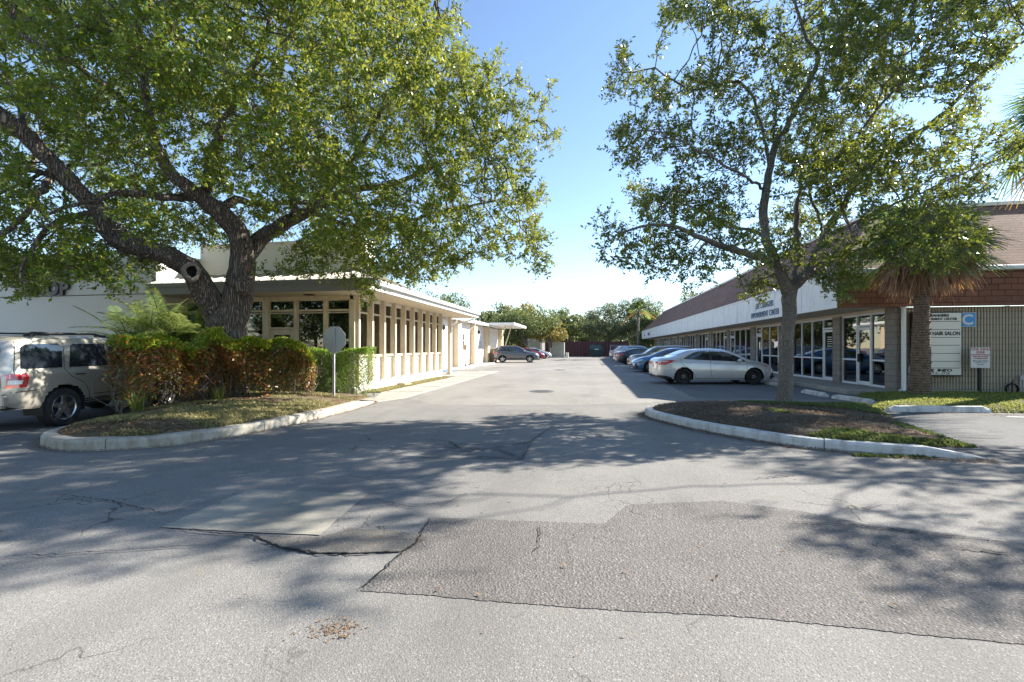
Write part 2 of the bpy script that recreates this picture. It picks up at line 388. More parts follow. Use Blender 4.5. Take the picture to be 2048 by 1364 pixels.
def flutem(name, c):
    s = NT(name); sep = s.new('ShaderNodeSeparateXYZ'); s.l.new(s.tc.outputs['Object'], sep.inputs[0])
    fr = s.math('FRACT', s.math('DIVIDE', sep.outputs[2], .2)); mort = s.math('LESS_THAN', fr, .05)
    n = s.noise(1.5, 6, .65, s.mapv((1, 1, .5))); f = s.noise(40, 5, .7)
    col = s.mix(s.ramp(n, [(.35, 0.0), (.7, .6)]), c, tuple(x * .62 for x in c)); col = s.mix(s.ramp(f, [(.3, .6), (.6, 0.0)]), col, tuple(x * .5 for x in c))
    col = s.mix(mort, col, tuple(x * .35 for x in c)); s.base(col, .9, .2); s.bump(f, .9, .012); s.bump(s.math('SUBTRACT', 1.0, mort), .6, .01); return s.m
def shinglem(name, c, row, axis):
    s = NT(name); sep = s.new('ShaderNodeSeparateXYZ'); s.l.new(s.tc.outputs['Object'], sep.inputs[0])
    cb = s.new('ShaderNodeCombineXYZ')
    s.l.new(sep.outputs[1] if axis == 'X' else sep.outputs[0], cb.inputs[0]); s.l.new(sep.outputs[2], cb.inputs[1])
    b = s.new('ShaderNodeTexBrick'); b.inputs['Scale'].default_value = 1; b.inputs['Brick Width'].default_value = row * 1.9; b.inputs['Row Height'].default_value = row * (1 if axis == 'V' else .72); b.inputs['Mortar Size'].default_value = .011; b.inputs['Mortar Smooth'].default_value = .3
    b.inputs['Color1'].default_value = tuple(x * 1.12 for x in c) + (1,); b.inputs['Color2'].default_value = tuple(x * .78 for x in c) + (1,); b.inputs['Mortar'].default_value = tuple(x * .22 for x in c) + (1,)
    s.l.new(cb.outputs[0], b.inputs['Vector'])
    n = s.noise(1.3, 5, .6); col = s.mix(s.ramp(n, [(.35, 0.0), (.75, .6)]), b.outputs[0], tuple(x * 1.5 + .02 for x in c))
    f = s.noise(45, 4, .7); col = s.mix(s.ramp(f, [(.3, .4), (.6, 0.0)]), col, tuple(x * .5 for x in c))
    s.base(col, .85, .25); s.bump(s.math('SUBTRACT', 1.0, b.outputs['Fac']), .9, .025); s.bump(f, .6, .006); return s.m
def fencem():
    s = NT('maroon_corrugated_steel'); n = s.noise(.8, 5); w = s.mapv((1, 1, .15)); st = s.noise(3, 4, .6, w)
    s.base(s.mix(st, (.085, .030, .034), (.15, .062, .062)), .6, .4); return s.m
def soilm(name, c0, c1):
    s = NT(name); n = s.noise(2.2, 6, .65); f = s.noise(35, 6, .75); v = s.voro(28, 'F1', None, 1)
    col = s.mix(s.ramp(n, [(.3, 0.0), (.7, 1.0)]), c0, c1); col = s.mix(s.ramp(f, [(.35, .7), (.6, 0.0)]), col, tuple(x * .4 for x in c0))
    s.base(col, .95, .1); s.bump(f, .9, .03); return s.m
def palmtrunk():
    s = NT('palm_trunk'); w = s.new('ShaderNodeTexWave', bands_direction='Z'); w.inputs['Scale'].default_value = 4.5; w.inputs['Distortion'].default_value = 2.5; w.inputs['Detail'].default_value = 3
    s.l.new(s.tc.outputs['Object'], w.inputs['Vector']); n = s.noise(18, 6, .7, s.mapv((1, 1, .5)))
    col = s.mix(w.outputs['Fac'], (.075, .05, .035), (.17, .125, .09)); col = s.mix(s.ramp(n, [(.4, .0), (.72, .7)]), col, (.30, .24, .19))
    s.base(col, .9, .15); s.bump(w.outputs['Fac'], .7, .03); s.bump(n, .9, .03); return s.m
mats()
# ------------------------------------------------------------------ vegetation
def nrm(a): return a / np.maximum(np.linalg.norm(a, axis=-1, keepdims=True), 1e-9)
def value_noise(p, scale, seed=0):
    """cheap smooth 3-D noise in 0..1"""
    r = np.random.default_rng(seed); K = r.normal(size=(10, 3)) * scale; ph = r.uniform(0, 6.28, 10)
    return .5 + .5 * np.sin(p @ K.T + ph).sum(1) / 3.2

def grow(seeds, att, step=.35, kill=.45, reach=3.5, iters=90, up=.06):
    """space colonisation: limbs given by hand, branches grow from them to the attractors"""
    pos, par, mr = [], [], []
    for pl in seeds:
        pts = [np.array(p[:3], float) for p in pl]; rs = [p[3] for p in pl]
        link0 = -1
        if pos:
            d = np.linalg.norm(np.array(pos) - pts[0], axis=1); link0 = int(d.argmin())
        # smooth Catmull-Rom resampling
        q = [pts[0]] + pts + [pts[-1]]; prev = link0
        for i in range(1, len(q) - 2):
            L = np.linalg.norm(q[i + 1] - q[i]); n = max(1, int(L / (step * .6)))
            for k in range(n + (1 if i == len(q) - 3 else 0)):
                if link0 >= 0 and i == 1 and k == 0: continue
                t = k / n
                c = .5 * ((2 * q[i]) + (-q[i - 1] + q[i + 1]) * t + (2 * q[i - 1] - 5 * q[i] + 4 * q[i + 1] - q[i + 2]) * t * t + (-q[i - 1] + 3 * q[i] - 3 * q[i + 1] + q[i + 2]) * t ** 3)
                jit = rng.normal(size=3) * .02 * min(1, L)
                pos.append(c + jit); par.append(prev); mr.append(rs[i - 1] * (1 - t) + rs[i] * t); prev = len(pos) - 1
    nseed = len(pos)
    pos = np.array(pos); par = np.array(par); mr = np.array(mr)
    alive = np.ones(len(att), bool)
    nd = np.full(len(att), 1e9); ni = np.zeros(len(att), int)
    new = np.arange(len(pos))
    for it in range(iters):
        for s in range(0, len(new), 400):
            blk = new[s:s + 400]
            d = np.linalg.norm(att[:, None, :] - pos[None, blk, :], axis=2); j = d.argmin(1); dm = d[np.arange(len(att)), j]
            b = dm < nd; nd[b] = dm[b]; ni[b] = blk[j[b]]
        alive &= nd > kill
        use = alive & (nd < reach + it * .25)
        if not use.any(): break
        dirs = nrm(att[use] - pos[ni[use]]); acc = np.zeros_like(pos); np.add.at(acc, ni[use], dirs)
        nch = np.bincount(par[par >= 0], minlength=len(pos)); ok = nch[ni[use]] < 3
        if not ok.any(): break
        idx = np.unique(ni[use][ok]); dv = nrm(nrm(acc[idx]) + rng.normal(size=(len(idx), 3)) * .18 + np.array([0, 0, up]))
        npos = pos[idx] + dv * step
        new = np.arange(len(pos), len(pos) + len(npos))
        pos = np.vstack([pos, npos]); par = np.concatenate([par, idx]); mr = np.concatenate([mr, np.zeros(len(npos))])
    return pos, par, mr, nseed

def radii(pos, par, mr, tip=.007, e=2.3):
    acc = np.zeros(len(pos)); r = np.zeros(len(pos))
    for i in range(len(pos) - 1, -1, -1):
        r[i] = max(tip, acc[i] ** (1 / e)) if acc[i] > 0 else tip
        if par[i] >= 0: acc[par[i]] += r[i] ** e
    return np.where(mr > 0, np.maximum(mr, np.minimum(r, mr * 1.0)), np.minimum(r, .11))

def branch_mesh(name, pos, par, r, mat, parent, rough=.06, trunk_n=22):
    n = len(pos); kids = [[] for _ in range(n)]
    for i in range(n):
        if par[i] >= 0: kids[par[i]].append(i)
    V, F = [], []; base = 0
    stack = [(i, -1) for i in range(n) if par[i] < 0]
    rg = np.random.default_rng(3)
    while stack:
        i, p = stack.pop()
        chain = ([p] if p >= 0 else []) + [i]; cur = i
        while kids[cur]:
            ks = sorted(kids[cur], key=lambda k: -r[k]); cur = ks[0]; chain.append(cur)
            for k in ks[1:]: stack.append((k, chain[-2]))
        if len(chain) < 2: continue
        C = pos[chain]; R = r[chain].copy()
        if p >= 0: R[0] = min(R[0], R[1] * 1.25)
        m = R.max(); k = trunk_n if m > .15 else 10 if m > .06 else 6 if m > .025 else 4 if m > .012 else 3
        T = nrm(np.gradient(C, axis=0)); u = np.array([1., 0, 0]) if abs(T[0][0]) < .8 else np.array([0, 1., 0]); rows = []
        ang = np.arange(k) * 2 * PI / k; lob = 1 + (rg.normal(size=k) * rough if k > 8 else 0)
        if k > 8: lob = (lob + np.roll(lob, 1)) / 2
        for j in range(len(C)):
            u = nrm(u - T[j] * (u @ T[j])); w = np.cross(T[j], u)
            lb = lob if k <= 8 else lob * (1 + .035 * np.sin(ang * 3 + j * .7) + rg.normal(size=k) * .02)
            rows.append(C[j] + (np.cos(ang) * lb)[:, None] * u * R[j] + (np.sin(ang) * lb)[:, None] * w * R[j])
        V.append(np.vstack(rows)); a = np.arange(k); b = (a + 1) % k
        for j in range(len(C) - 1):
            F.append(np.stack([a, b, b + k, a + k], 1) + base + j * k)
        base += len(C) * k
    return mesh_np(name, np.vstack(V), np.vstack(F), mat, parent, smooth=True)

def leaves_at(Pb, D, L, W, upbias=.5, fold=.12, seed=1):
    """kite leaves: base points, directions, lengths, widths"""
    r = np.random.default_rng(seed); n = len(Pb)
    N = nrm(r.normal(size=(n, 3)) + np.array([0, 0, upbias])); S = nrm(np.cross(D, N)); N = np.cross(S, D)
    L = L[:, None]; W = W[:, None]
    V = np.stack([Pb, Pb + D * L * .5 + S * W * .5 + N * W * fold, Pb + D * L, Pb + D * L * .5 - S * W * .5 + N * W * fold], 1).reshape(-1, 3)
    return V, np.arange(n * 4).reshape(-1, 4)

def sprays(base, dirs, per, tl, nl, leaf, ang=.9, seed=2, droop=0.0):
    """twiglets at each base point with alternate leaves; returns leaf arrays and twig arrays"""
    r = np.random.default_rng(seed); n = len(base) * per
    B = np.repeat(base, per, 0); D = nrm(np.repeat(dirs, per, 0) * .55 + r.normal(size=(n, 3)) * .62 + np.array([0, 0, .12 - droop]))
    L = r.uniform(tl * .6, tl * 1.25, n)
    t = (np.arange(nl) + .6) / nl; t = np.tile(t, n) + r.uniform(-.05, .05, n * nl)
    BB = np.repeat(B, nl, 0); DD = np.repeat(D, nl, 0); LL = np.repeat(L, nl)
    Pb = BB + DD * (LL * t)[:, None]
    pd = nrm(np.cross(DD, r.normal(size=DD.shape))); ld = nrm(DD * (1 - ang * .5) + pd * ang)
    sz = r.uniform(.7, 1.3, n * nl)
    V, F = leaves_at(Pb, ld, leaf[0] * sz, leaf[1] * sz, seed=seed + 5)
    # twigs: 3-sided slivers
    u = nrm(np.cross(D, r.normal(size=D.shape))); w = np.cross(D, u); rr = .0045
    tv = []
    for a in (0, 2.094, 4.189): tv.append(B + (u * math.cos(a) + w * math.sin(a)) * rr)
    for a in (0, 2.094, 4.189): tv.append(B + D * L[:, None] + (u * math.cos(a) + w * math.sin(a)) * rr * .4)
    TV = np.stack(tv, 1).reshape(-1, 3); o = np.arange(n)[:, None] * 6
    TF = np.concatenate([o + np.array([[0, 1, 4, 3]]), o + np.array([[1, 2, 5, 4]]), o + np.array([[2, 0, 3, 5]])])
    return V, F, TV, TF

def inpoly(x, y, poly):
    c = np.zeros(len(x), bool); n = len(poly)
    for i in range(n):
        x1, y1 = poly[i]; x2, y2 = poly[(i + 1) % n]
        k = ((y1 > y) != (y2 > y)) & (x < (x2 - x1) * (y - y1) / (y2 - y1 + 1e-9) + x1); c ^= k
    return c

def crown_points(poly, t0, T, n, seed, noise_scale=1.1, cut=.42, front=.0):
    """points in a crown volume whose silhouette follows an outline at its own distance"""
    r = np.random.default_rng(seed); P2 = np.array(poly, float); lo, hi = P2.min(0), P2.max(0); out = []
    cx, cy = P2.mean(0); hw, hh = (hi - lo) / 2; mid = (hi + lo) / 2
    while sum(map(len, out)) < n:
        m = 20000; uu = r.uniform(lo[0], hi[0], m); vv = r.uniform(lo[1], hi[1], m)
        k = inpoly(uu, vv, poly); uu, vv = uu[k], vv[k]
        e = np.clip(1 - ((uu - mid[0]) / hw) ** 2 * .8 - ((vv - mid[1]) / hh) ** 2 * .6, .12, 1)
        tt = t0 + T * np.sqrt(e) * r.uniform(-1, 1, len(uu)) + front
        rr = (uu - 1024) / FPX * tt
        p = np.stack([tt * FX + rr * RX, tt * FY + rr * RY, CH + (V0 - vv) * tt / FPX], 1)
        p = p[value_noise(p, noise_scale, seed) > cut]; out.append(p)
    return np.vstack(out)[:n]

# ------------------------------------------------------------------ setting: ground
def outline_sheet(name, poly, z, mat, jag=.0, step=.12, parent=None, kind='structure', seed=1):
    r = random.Random(seed); pts = []
    for i in range(len(poly)):
        a, b = poly[i], poly[(i + 1) % len(poly)]; L = math.dist(a, b); n = max(1, int(L / step)) if jag else 1
        nx, ny = (b[1] - a[1]) / (L + 1e-9), -(b[0] - a[0]) / (L + 1e-9)
        for k in range(n):
            t = k / n; j = (r.random() - .5) * 2 * jag * (1 if k else .3)
            pts.append((a[0] + (b[0] - a[0]) * t + nx * j, a[1] + (b[1] - a[1]) * t + ny * j))
    bm = bmesh.new(); vs = [bm.verts.new((x, y, z)) for x, y in pts]; f = bm.faces.new(vs); bmesh.ops.recalc_face_normals(bm, faces=[f])
    if f.normal.z < 0: f.normal_flip()
    bmesh.ops.triangulate(bm, faces=[f]); me = bpy.data.meshes.new(name); bm.to_mesh(me); bm.free(); me.materials.append(mat)
    o = link(name, me, parent)
    if kind and parent is None: tag(o, kind=kind)
    return o

b = MB(); S = 900
b.add([(-S, -60, 0), (S, -60, 0), (S, S, 0), (-S, S, 0)], [(0, 1, 2, 3)])
o = b.build('ground', M['asphalt']); tag(o, kind='structure')
# worn asphalt of the lane and lots, each resurfaced area a thin sheet of its own
outline_sheet('lane_asphalt', [(-5.6, 12.9), (-4, 11.2), (-1, 11.6), (1.2, 12.4), (3.1, 13.6), (3.1, 76.5), (-9.3, 76.5), (-9.3, 27.8), (-5.6, 27.8)], .003, M['lane'], .05, .15)
outline_sheet('parking_lot', [(3.12, 14.2), (8.1, 14.2), (8.1, 69), (3.12, 69)], .004, M['asphalt_lot'], .03, .4)
outline_sheet('side_lot', [(6.6, 11.85), (6.0, 9.8), (5.6, 8.6), (5.25, 6.9), (8, 5.6), (30, 5.6), (30, 11.9), (9.3, 11.95)], .004, M['asphalt_lot'], .04, .4)
outline_sheet('left_parking', [(-30, 1.5), (-9.2, 5.0), (-8.7, 6.4), (-9.6, 8.4), (-9.7, 10.6), (-30, 10.6)], .004, M['asphalt_lot'], .04, .4)
dp = [G(*p) for p in [(1255, 1010), (1440, 1002), (1600, 1022), (1750, 1052), (1900, 1068), (2048, 1090), (2500, 1120), (2500, 1330), (2048, 1290), (1760, 1262), (1500, 1235), (1240, 1222), (1000, 1205), (840, 1190), (720, 1182), (790, 1120), (830, 1085), (860, 1035), (1030, 1042), (1210, 1048)]]
outline_sheet('coarse_asphalt_patch', [p[:2] for p in dp], .004, M['asphalt_dark'], .006, .025, seed=3)
outline_sheet('pale_asphalt_patch', [G(*p)[:2] for p in [(498, 980), (600, 984), (738, 988), (700, 1018), (640, 1072), (500, 1066), (322, 1056), (405, 1020)]], .008, M['asphalt_pale'], .006, .06, seed=4)
outline_sheet('rough_asphalt_patch', [G(*p)[:2] for p in [(510, 1073), (560, 1074), (640, 1077), (700, 1060), (780, 1062), (858, 1074), (830, 1092), (800, 1106), (710, 1108), (620, 1109), (570, 1098), (545, 1090)]], .012, M['asphalt_mid'], .006, .03, seed=5)
outline_sheet('square_asphalt_patch', [G(*p)[:2] for p in [(870, 888), (1068, 882), (1046, 920), (840, 916)]], .004, M['asphalt_lot'], .008, .1, seed=8)
def crack(name, uv, w, z=.0165, seed=0, mat='dark'):
    """an open crack in the asphalt, as a thin dark ragged sliver"""
    r = random.Random(seed); pts = [G(*p)[:2] for p in uv]; q = []
    for i in range(len(pts) - 1):
        L = math.dist(pts[i], pts[i + 1]); n = max(2, int(L / .035))
        for k in range(n): t = k / n; q.append((pts[i][0] + (pts[i + 1][0] - pts[i][0]) * t + (r.random() - .5) * .03, pts[i][1] + (pts[i + 1][1] - pts[i][1]) * t + (r.random() - .5) * .03))
    m = MB(); vs = []; 
    for i, p in enumerate(q):
        a = q[max(i - 1, 0)]; c = q[min(i + 1, len(q) - 1)]; dx, dy = c[0] - a[0], c[1] - a[1]; L = math.hypot(dx, dy) + 1e-9
        ww = w * (.25 + r.random()) * math.sin(PI * (i + .5) / len(q)) ** .4
        vs += [(p[0] - dy / L * ww, p[1] + dx / L * ww, z), (p[0] + dy / L * ww, p[1] - dx / L * ww, z)]
    m.add(vs, [(2 * i, 2 * i + 1, 2 * i + 3, 2 * i + 2) for i in range(len(q) - 1)])
    o = m.build(name, M[mat]); tag(o, kind='structure')
crack('pavement_crack', [(320, 1058), (420, 1068), (500, 1074), (560, 1098), (640, 1110), (720, 1110), (800, 1106)], .012, seed=1)
crack('pavement_crack', [(720, 1183), (790, 1122), (830, 1088), (862, 1036)], .010, seed=2)
crack('pavement_crack', [(850, 880), (880, 882), (900, 884), (920, 898), (1000, 902), (1045, 920)], .014, seed=5)
crack('pavement_crack', [(840, 917), (900, 907), (960, 915), (1044, 919), (1060, 890)], .010, seed=6)
crack('pavement_crack', [(860, 888), (940, 905), (1060, 885), (1110, 850)], .012, seed=7)
crack('pavement_crack', [(1070, 1110), (1082, 1080), (1080, 1050)], .005, seed=8)
crack('pavement_crack', [(1560, 1045), (1700, 1052), (1900, 1075), (2060, 1086)], .008, seed=9)
crack('pavement_crack', [(1910, 1098), (1960, 1104), (2030, 1112)], .012, seed=10)
crack('pavement_crack', [(0, 1118), (120, 1112), (300, 1100), (420, 1092)], .006, seed=11)
crack('pavement_crack', [(100, 990), (200, 1000), (330, 1030), (400, 1010), (470, 992)], .007, seed=12)
crack('pavement_crack', [(750, 1000), (820, 1018), (900, 1005), (940, 985)], .006, seed=13)
crack('pavement_crack', [(1500, 960), (1600, 950), (1760, 940)], .010, seed=14)

def smooth_closed(pts, n=6):
    q = []; N = len(pts)
    for i in range(N):
        p0, p1, p2, p3 = [np.array(pts[(i + k) % N]) for k in (-1, 0, 1, 2)]
        m = max(1, int(math.dist(p1, p2) / .35))
        for k in range(m):
            t = k / m
            q.append(tuple(.5 * ((2 * p1) + (-p0 + p2) * t + (2 * p0 - 5 * p1 + 4 * p2 - p3) * t * t + (-p0 + 3 * p1 - 3 * p2 + p3) * t ** 3)))
    return q
def offset_line(pts, d):
    out = []
    for i, p in enumerate(pts):
        a = pts[max(i - 1, 0)]; c = pts[min(i + 1, len(pts) - 1)]; dx, dy = c[0] - a[0], c[1] - a[1]; L = math.hypot(dx, dy) + 1e-9
        out.append((p[0] - dy / L * d, p[1] + dx / L * d))
    return out
def resample(pts, step=.3):
    q = []
    for i in range(len(pts) - 1):
        p0 = np.array(pts[max(i - 1, 0)]); p1 = np.array(pts[i]); p2 = np.array(pts[i + 1]); p3 = np.array(pts[min(i + 2, len(pts) - 1)])
        m = max(1, int(math.dist(p1, p2) / step))
        for k in range(m):
            t = k / m; q.append(tuple(.5 * ((2 * p1) + (-p0 + p2) * t + (2 * p0 - 5 * p1 + 4 * p2 - p3) * t * t + (-p0 + 3 * p1 - 3 * p2 + p3) * t ** 3)))
    q.append(tuple(pts[-1])); return q
def kerb(name, line, mat, w=.17, h=.15, gap=8, endslope=(0, 0), seed=0):
    """kerb stones swept along a line, with joints; outer face on the right of the line"""
    r = random.Random(seed); m = MB(); inner = offset_line(line, w); n = len(line); i = 0
    hs = [h + (r.random() - .5) * .012 for _ in line]
    for k in range(n):
        if endslope[0] and k < endslope[0]: hs[k] = .02 + (h - .02) * k / endslope[0]
        if endslope[1] and k >= n - endslope[1]: hs[k] = .02 + (h - .02) * (n - 1 - k) / endslope[1]
    while i < n - 1:
        j = min(i + gap, n - 1); vs = []
        for k in range(i, j + 1):
            a, c = Vector(line[k]), Vector(inner[k]); d = (c - a)
            if k == i and i: sh = (Vector(line[k + 1]) - a).normalized() * .012; a = a + sh; c = c + sh
            ba = a + d * .02; ta = a + d * .16; tb = a + d * .95
            z = hs[k]; vs += [(ba.x, ba.y, -.03), (a.x + d.x * .05, a.y + d.y * .05, z * .72), (ta.x, ta.y, z * .97), (a.x + d.x * .3, a.y + d.y * .3, z), (tb.x, tb.y, z), (c.x, c.y, -.03)]
        m_ = j - i; fs = []
        for q in range(m_):
            for s in range(5): fs.append((q * 6 + s, (q + 1) * 6 + s, (q + 1) * 6 + s + 1, q * 6 + s + 1))
        fs.append(tuple(range(5, -1, -1))); fs.append(tuple(m_ * 6 + s for s in range(6)))
        m.add(vs, fs); i = j
    o = m.build(name, mat); tag(o, kind='structure'); return o
def mound(name, poly, z0, zc, mat, seed=0, centre=None, power=.5, rmax=1.6):
    """raised planting ground: a grid clipped to an outline, rising away from its edge"""
    P2 = np.array(poly); lo, hi = P2.min(0), P2.max(0); st = .11
    xs = np.arange(lo[0], hi[0] + st, st); ys = np.arange(lo[1], hi[1] + st, st); X, Y = np.meshgrid(xs, ys); x, y = X.ravel(), Y.ravel()
    ins = inpoly(x, y, poly); d = np.full(len(x), 9.)
    for i in range(len(poly)):
        a = P2[i]; c = P2[(i + 1) % len(poly)]; ab = c - a; t = np.clip(((x - a[0]) * ab[0] + (y - a[1]) * ab[1]) / (ab @ ab + 1e-9), 0, 1)
        dd = np.hypot(x - a[0] - t * ab[0], y - a[1] - t * ab[1]); b_ = dd < d; d[b_] = dd[b_]
    px = np.stack([x, y, x * 0], 1)
    z = z0 + (zc - z0) * np.clip(d / rmax, 0, 1) ** power + (value_noise(px, 5, seed) - .5) * .03 * np.clip(d * 4, 0, 1) + rng.normal(size=len(x)) * .006
    W_, H_ = len(xs), len(ys); idx = np.arange(W_ * H_).reshape(H_, W_); q = np.stack([idx[:-1, :-1], idx[:-1, 1:], idx[1:, 1:], idx[1:, :-1]], -1).reshape(-1, 4)
    near = d < st * .9; okv = ins | near; z[~ins] = z0 - .0
    q = q[ins[q].any(1)]
    # pull outside vertices to the outline
    out = np.unique(q[~ins[q]]); 
    for k in out:
        best = None
        for i in range(len(poly)):
            a = P2[i]; c = P2[(i + 1) % len(poly)]; ab = c - a; t = min(1, max(0, ((x[k] - a[0]) * ab[0] + (y[k] - a[1]) * ab[1]) / (ab @ ab + 1e-9)))
            pt = a + ab * t; dd = math.hypot(x[k] - pt[0], y[k] - pt[1])
            if best is None or dd < best[0]: best = (dd, pt)
        x[k], y[k] = best[1]; z[k] = z0
    o = mesh_np(name, np.stack([x, y, z], 1), q, mat, None, True); tag(o, kind='structure')
    return lambda px_, py_: z0 + (zc - z0) * np.clip(polydist(px_, py_, P2) / rmax, 0, 1) ** power
def polydist(x, y, P2):
    d = np.full(len(x), 9.)
    for i in range(len(P2)):
        a = P2[i]; c = P2[(i + 1) % len(P2)]; ab = c - a; t = np.clip(((x - a[0]) * ab[0] + (y - a[1]) * ab[1]) / (ab @ ab + 1e-9), 0, 1)
        d = np.minimum(d, np.hypot(x - a[0] - t * ab[0], y - a[1] - t * ab[1]))
    return d
def rand_in(poly, n, seed=0, mask=None):
    r = np.random.default_rng(seed); P2 = np.array(poly); lo, hi = P2.min(0), P2.max(0); xs, ys = [], []
    while sum(map(len, xs)) < n:
        x = r.uniform(lo[0], hi[0], n * 3); y = r.uniform(lo[1], hi[1], n * 3); k = inpoly(x, y, poly)
        if mask: k &= mask(x, y)
        xs.append(x[k]); ys.append(y[k])
    return np.concatenate(xs)[:n], np.concatenate(ys)[:n]
def grass(name, x, y, z, mat, h=.07, w=.006, label=None, seed=0):
    r = np.random.default_rng(seed); n = len(x); Pb = np.stack([x, y, z], 1); D = nrm(np.stack([r.normal(size=n) * .45, r.normal(size=n) * .45, np.ones(n)], 1))
    hh = r.uniform(.4, 1.2, n) * h; S_ = nrm(np.cross(D, r.normal(size=(n, 3)))) * w; bend = np.stack([r.normal(size=n), r.normal(size=n), np.zeros(n)], 1) * (hh * .35)[:, None]
    V = np.stack([Pb - S_, Pb + S_, Pb + D * (hh * .6)[:, None] + S_ * .7, Pb + D * hh[:, None] + bend], 1).reshape(-1, 3)
    o = mesh_np(name, V, np.arange(n * 4).reshape(-1, 4), mat); tag(o, label, None, None, 'stuff'); return o
def litter(name, x, y, z, mat, size=.05, seed=0, label=None):
    r = np.random.default_rng(seed); n = len(x); Pb = np.stack([x, y, z + .004], 1); a = r.uniform(0, 6.28, n)
    D = nrm(np.stack([np.cos(a), np.sin(a), r.normal(size=n) * .22], 1)); sz = r.uniform(.5, 1.3, n) * size
    S_ = nrm(np.cross(D, np.array([0, 0, 1.]))); N = np.cross(S_, D)
    V = np.stack([Pb, Pb + D * (sz * .5)[:, None] + S_ * (sz * .25)[:, None] + N * (sz * .12)[:, None], Pb + D * sz[:, None] + N * (sz * .1)[:, None], Pb + D * (sz * .5)[:, None] - S_ * (sz * .22)[:, None] + N * (sz * .14)[:, None]], 1).reshape(-1, 3)
    V[:, 2] = np.maximum(V[:, 2], np.repeat(z, 4) + .003)
    o = mesh_np(name, V, np.arange(n * 4).reshape(-1, 4), mat); tag(o, label, None, None, 'stuff'); return o

# left island
kl = resample([(-9.55, 8.3), (-9.15, 7.2), (-8.85, 6.35), (-8.55, 5.78), (-8.12, 5.5), (-7.45, 5.33), (-6.69, 5.56), (-6.1, 6.17), (-5.72, 7.5), (-5.58, 9.2), (-5.62, 10.6), (-5.75, 11.5)], .22)
kerb('left_kerb', kl, M['curb'], .19, .17, 9, (0, 5), 1)
il = offset_line(kl, .17)
polyL = il + [(-6.6, 11.75), (-11.5, 11.8), (-16, 11.8), (-16, 10.75), (-10.35, 10.75), (-9.75, 9.8)]
zL = mound('left_island_soil', polyL, .145, .34, M['soil_l'], 2)
# right island
kr = resample([(1.75, 11.45), (1.42, 11.05), (1.24, 10.55), (1.24, 10.1), (1.43, 9.56), (1.95, 8.65), (2.57, 7.88), (3.1, 7.42), (3.68, 7.15), (4.25, 7.0), (4.79, 6.93), (5.25, 6.95)], .22)
kerb('right_kerb', kr, M['white_curb'], .18, .15, 10, (3, 3), 2)
ir = offset_line(kr, .16)
polyR = ir + [(5.15, 7.25), (5.5, 9.0), (6.2, 11.0), (6.5, 11.9), (4.6, 11.9), (2.8, 11.8)]
zR = mound('right_island_soil', polyR, .13, .30, M['soil'], 5)
# lawn in front of the fluted wall
polyW = [(6.9, 12.5), (6.6, 12.0), (9.4, 12.05), (24, 12.2), (24, 16.0), (9.75, 16.0), (9.65, 15.75), (8.3, 15.7), (7.7, 14.6), (7.4, 13.2)]
zW = mound('lawn_ground', polyW, .0, .2, M['lawn'], 7, rmax=1.0)
# grass
x, y = rand_in(polyW, 42000, 1, lambda x, y: (value_noise(np.stack([x, y, x * 0], 1), 1.2, 4) + (x - 7.5) * .12 > .22) & (x < 17)); grass('lawn_grass', x, y, zW(x, y) - .005, M['grass'], .06, .006, 'bright green lawn grass in front of the fluted block wall', 1)
x, y = rand_in(polyL[:-6] + [(-6.2, 10.8), (-9.2, 10.6)], 26000, 2, lambda x, y: value_noise(np.stack([x, y, x * 0], 1), 2.6, 9) > .40); grass('island_grass', x, y, zL(x, y) - .005, M['grass_dry'], .055, .006, 'sparse dry grass on the left kerbed island', 2)
x, y = rand_in(polyR, 20000, 3, lambda x, y: value_noise(np.stack([x, y, x * 0], 1), 2.0, 12) + (x - 4.4) * .22 > .62); grass('ground_cover', x, y, zR(x, y) - .005, M['cover'], .045, .011, 'low green ground cover on the right kerbed island', 3)
x, y = rand_in(polyL[:-6] + [(-6.2, 10.8), (-9.2, 10.6)], 11000, 4); litter('island_leaf_litter', x, y, zL(x, y), M['litter'], .055, 4, 'brown leaf litter on the left kerbed island')
x, y = rand_in(polyR, 12000, 5); litter('mulch_litter', x, y, zR(x, y), M['litter'], .045, 5, 'brown leaf litter around the right oak')
x, y = rand_in(polyW, 4200, 6, lambda x, y: (x < 15)); litter('lawn_leaf_litter', x, y, zW(x, y), M['litter'], .05, 6, 'fallen leaves on the lawn by the fluted wall')
# litter gathered along kerbs and scattered on the asphalt
r_ = np.random.default_rng(11)
def along(line, n, spread, side=-1):
    L = np.array(line); i = r_.integers(0, len(L) - 1, n); t = r_.random(n)[:, None]; p = L[i] * (1 - t) + L[i + 1] * t
    d = nrm(L[i + 1] - L[i]); nn = np.stack([-d[:, 1], d[:, 0]], 1) * side; return p + nn * np.abs(r_.normal(size=n) * spread)[:, None]
g1 = along(kr[4:], 2600, .10); g2 = along(kl[4:], 1500, .07); g3 = np.stack([r_.uniform(6.5, 9.6, 500), 11.62 + r_.normal(size=500) * .13], 1)
g4 = np.stack(rand_in([(-9, 1.2), (9, 1.2), (9, 11), (-5, 11)], 420, 8), 1)
g5 = np.stack([-1.32 + r_.normal(size=170) * .07, 2.2 + r_.normal(size=170) * .05], 1)
g = np.vstack([g1, g2, g3, g4]); litter('fallen_leaves', g[:, 0], g[:, 1], np.full(len(g), .014), M['litter'], .035, 9, 'fallen leaves scattered on the asphalt and along the kerbs')
litter('seed_litter', g5[:, 0], g5[:, 1], np.full(len(g5), .002), M['litter'], .018, 10, 'small pile of brown seed husks on the near asphalt')
k = np.stack([r_.uniform(3.6, 4.6, 420), 6.98 - np.abs(r_.normal(size=420)) * .05], 1); grass('kerb_weeds', k[:, 0], k[:, 1], np.zeros(420), M['cover'], .05, .006, 'weeds growing along the foot of the right kerb', 7)

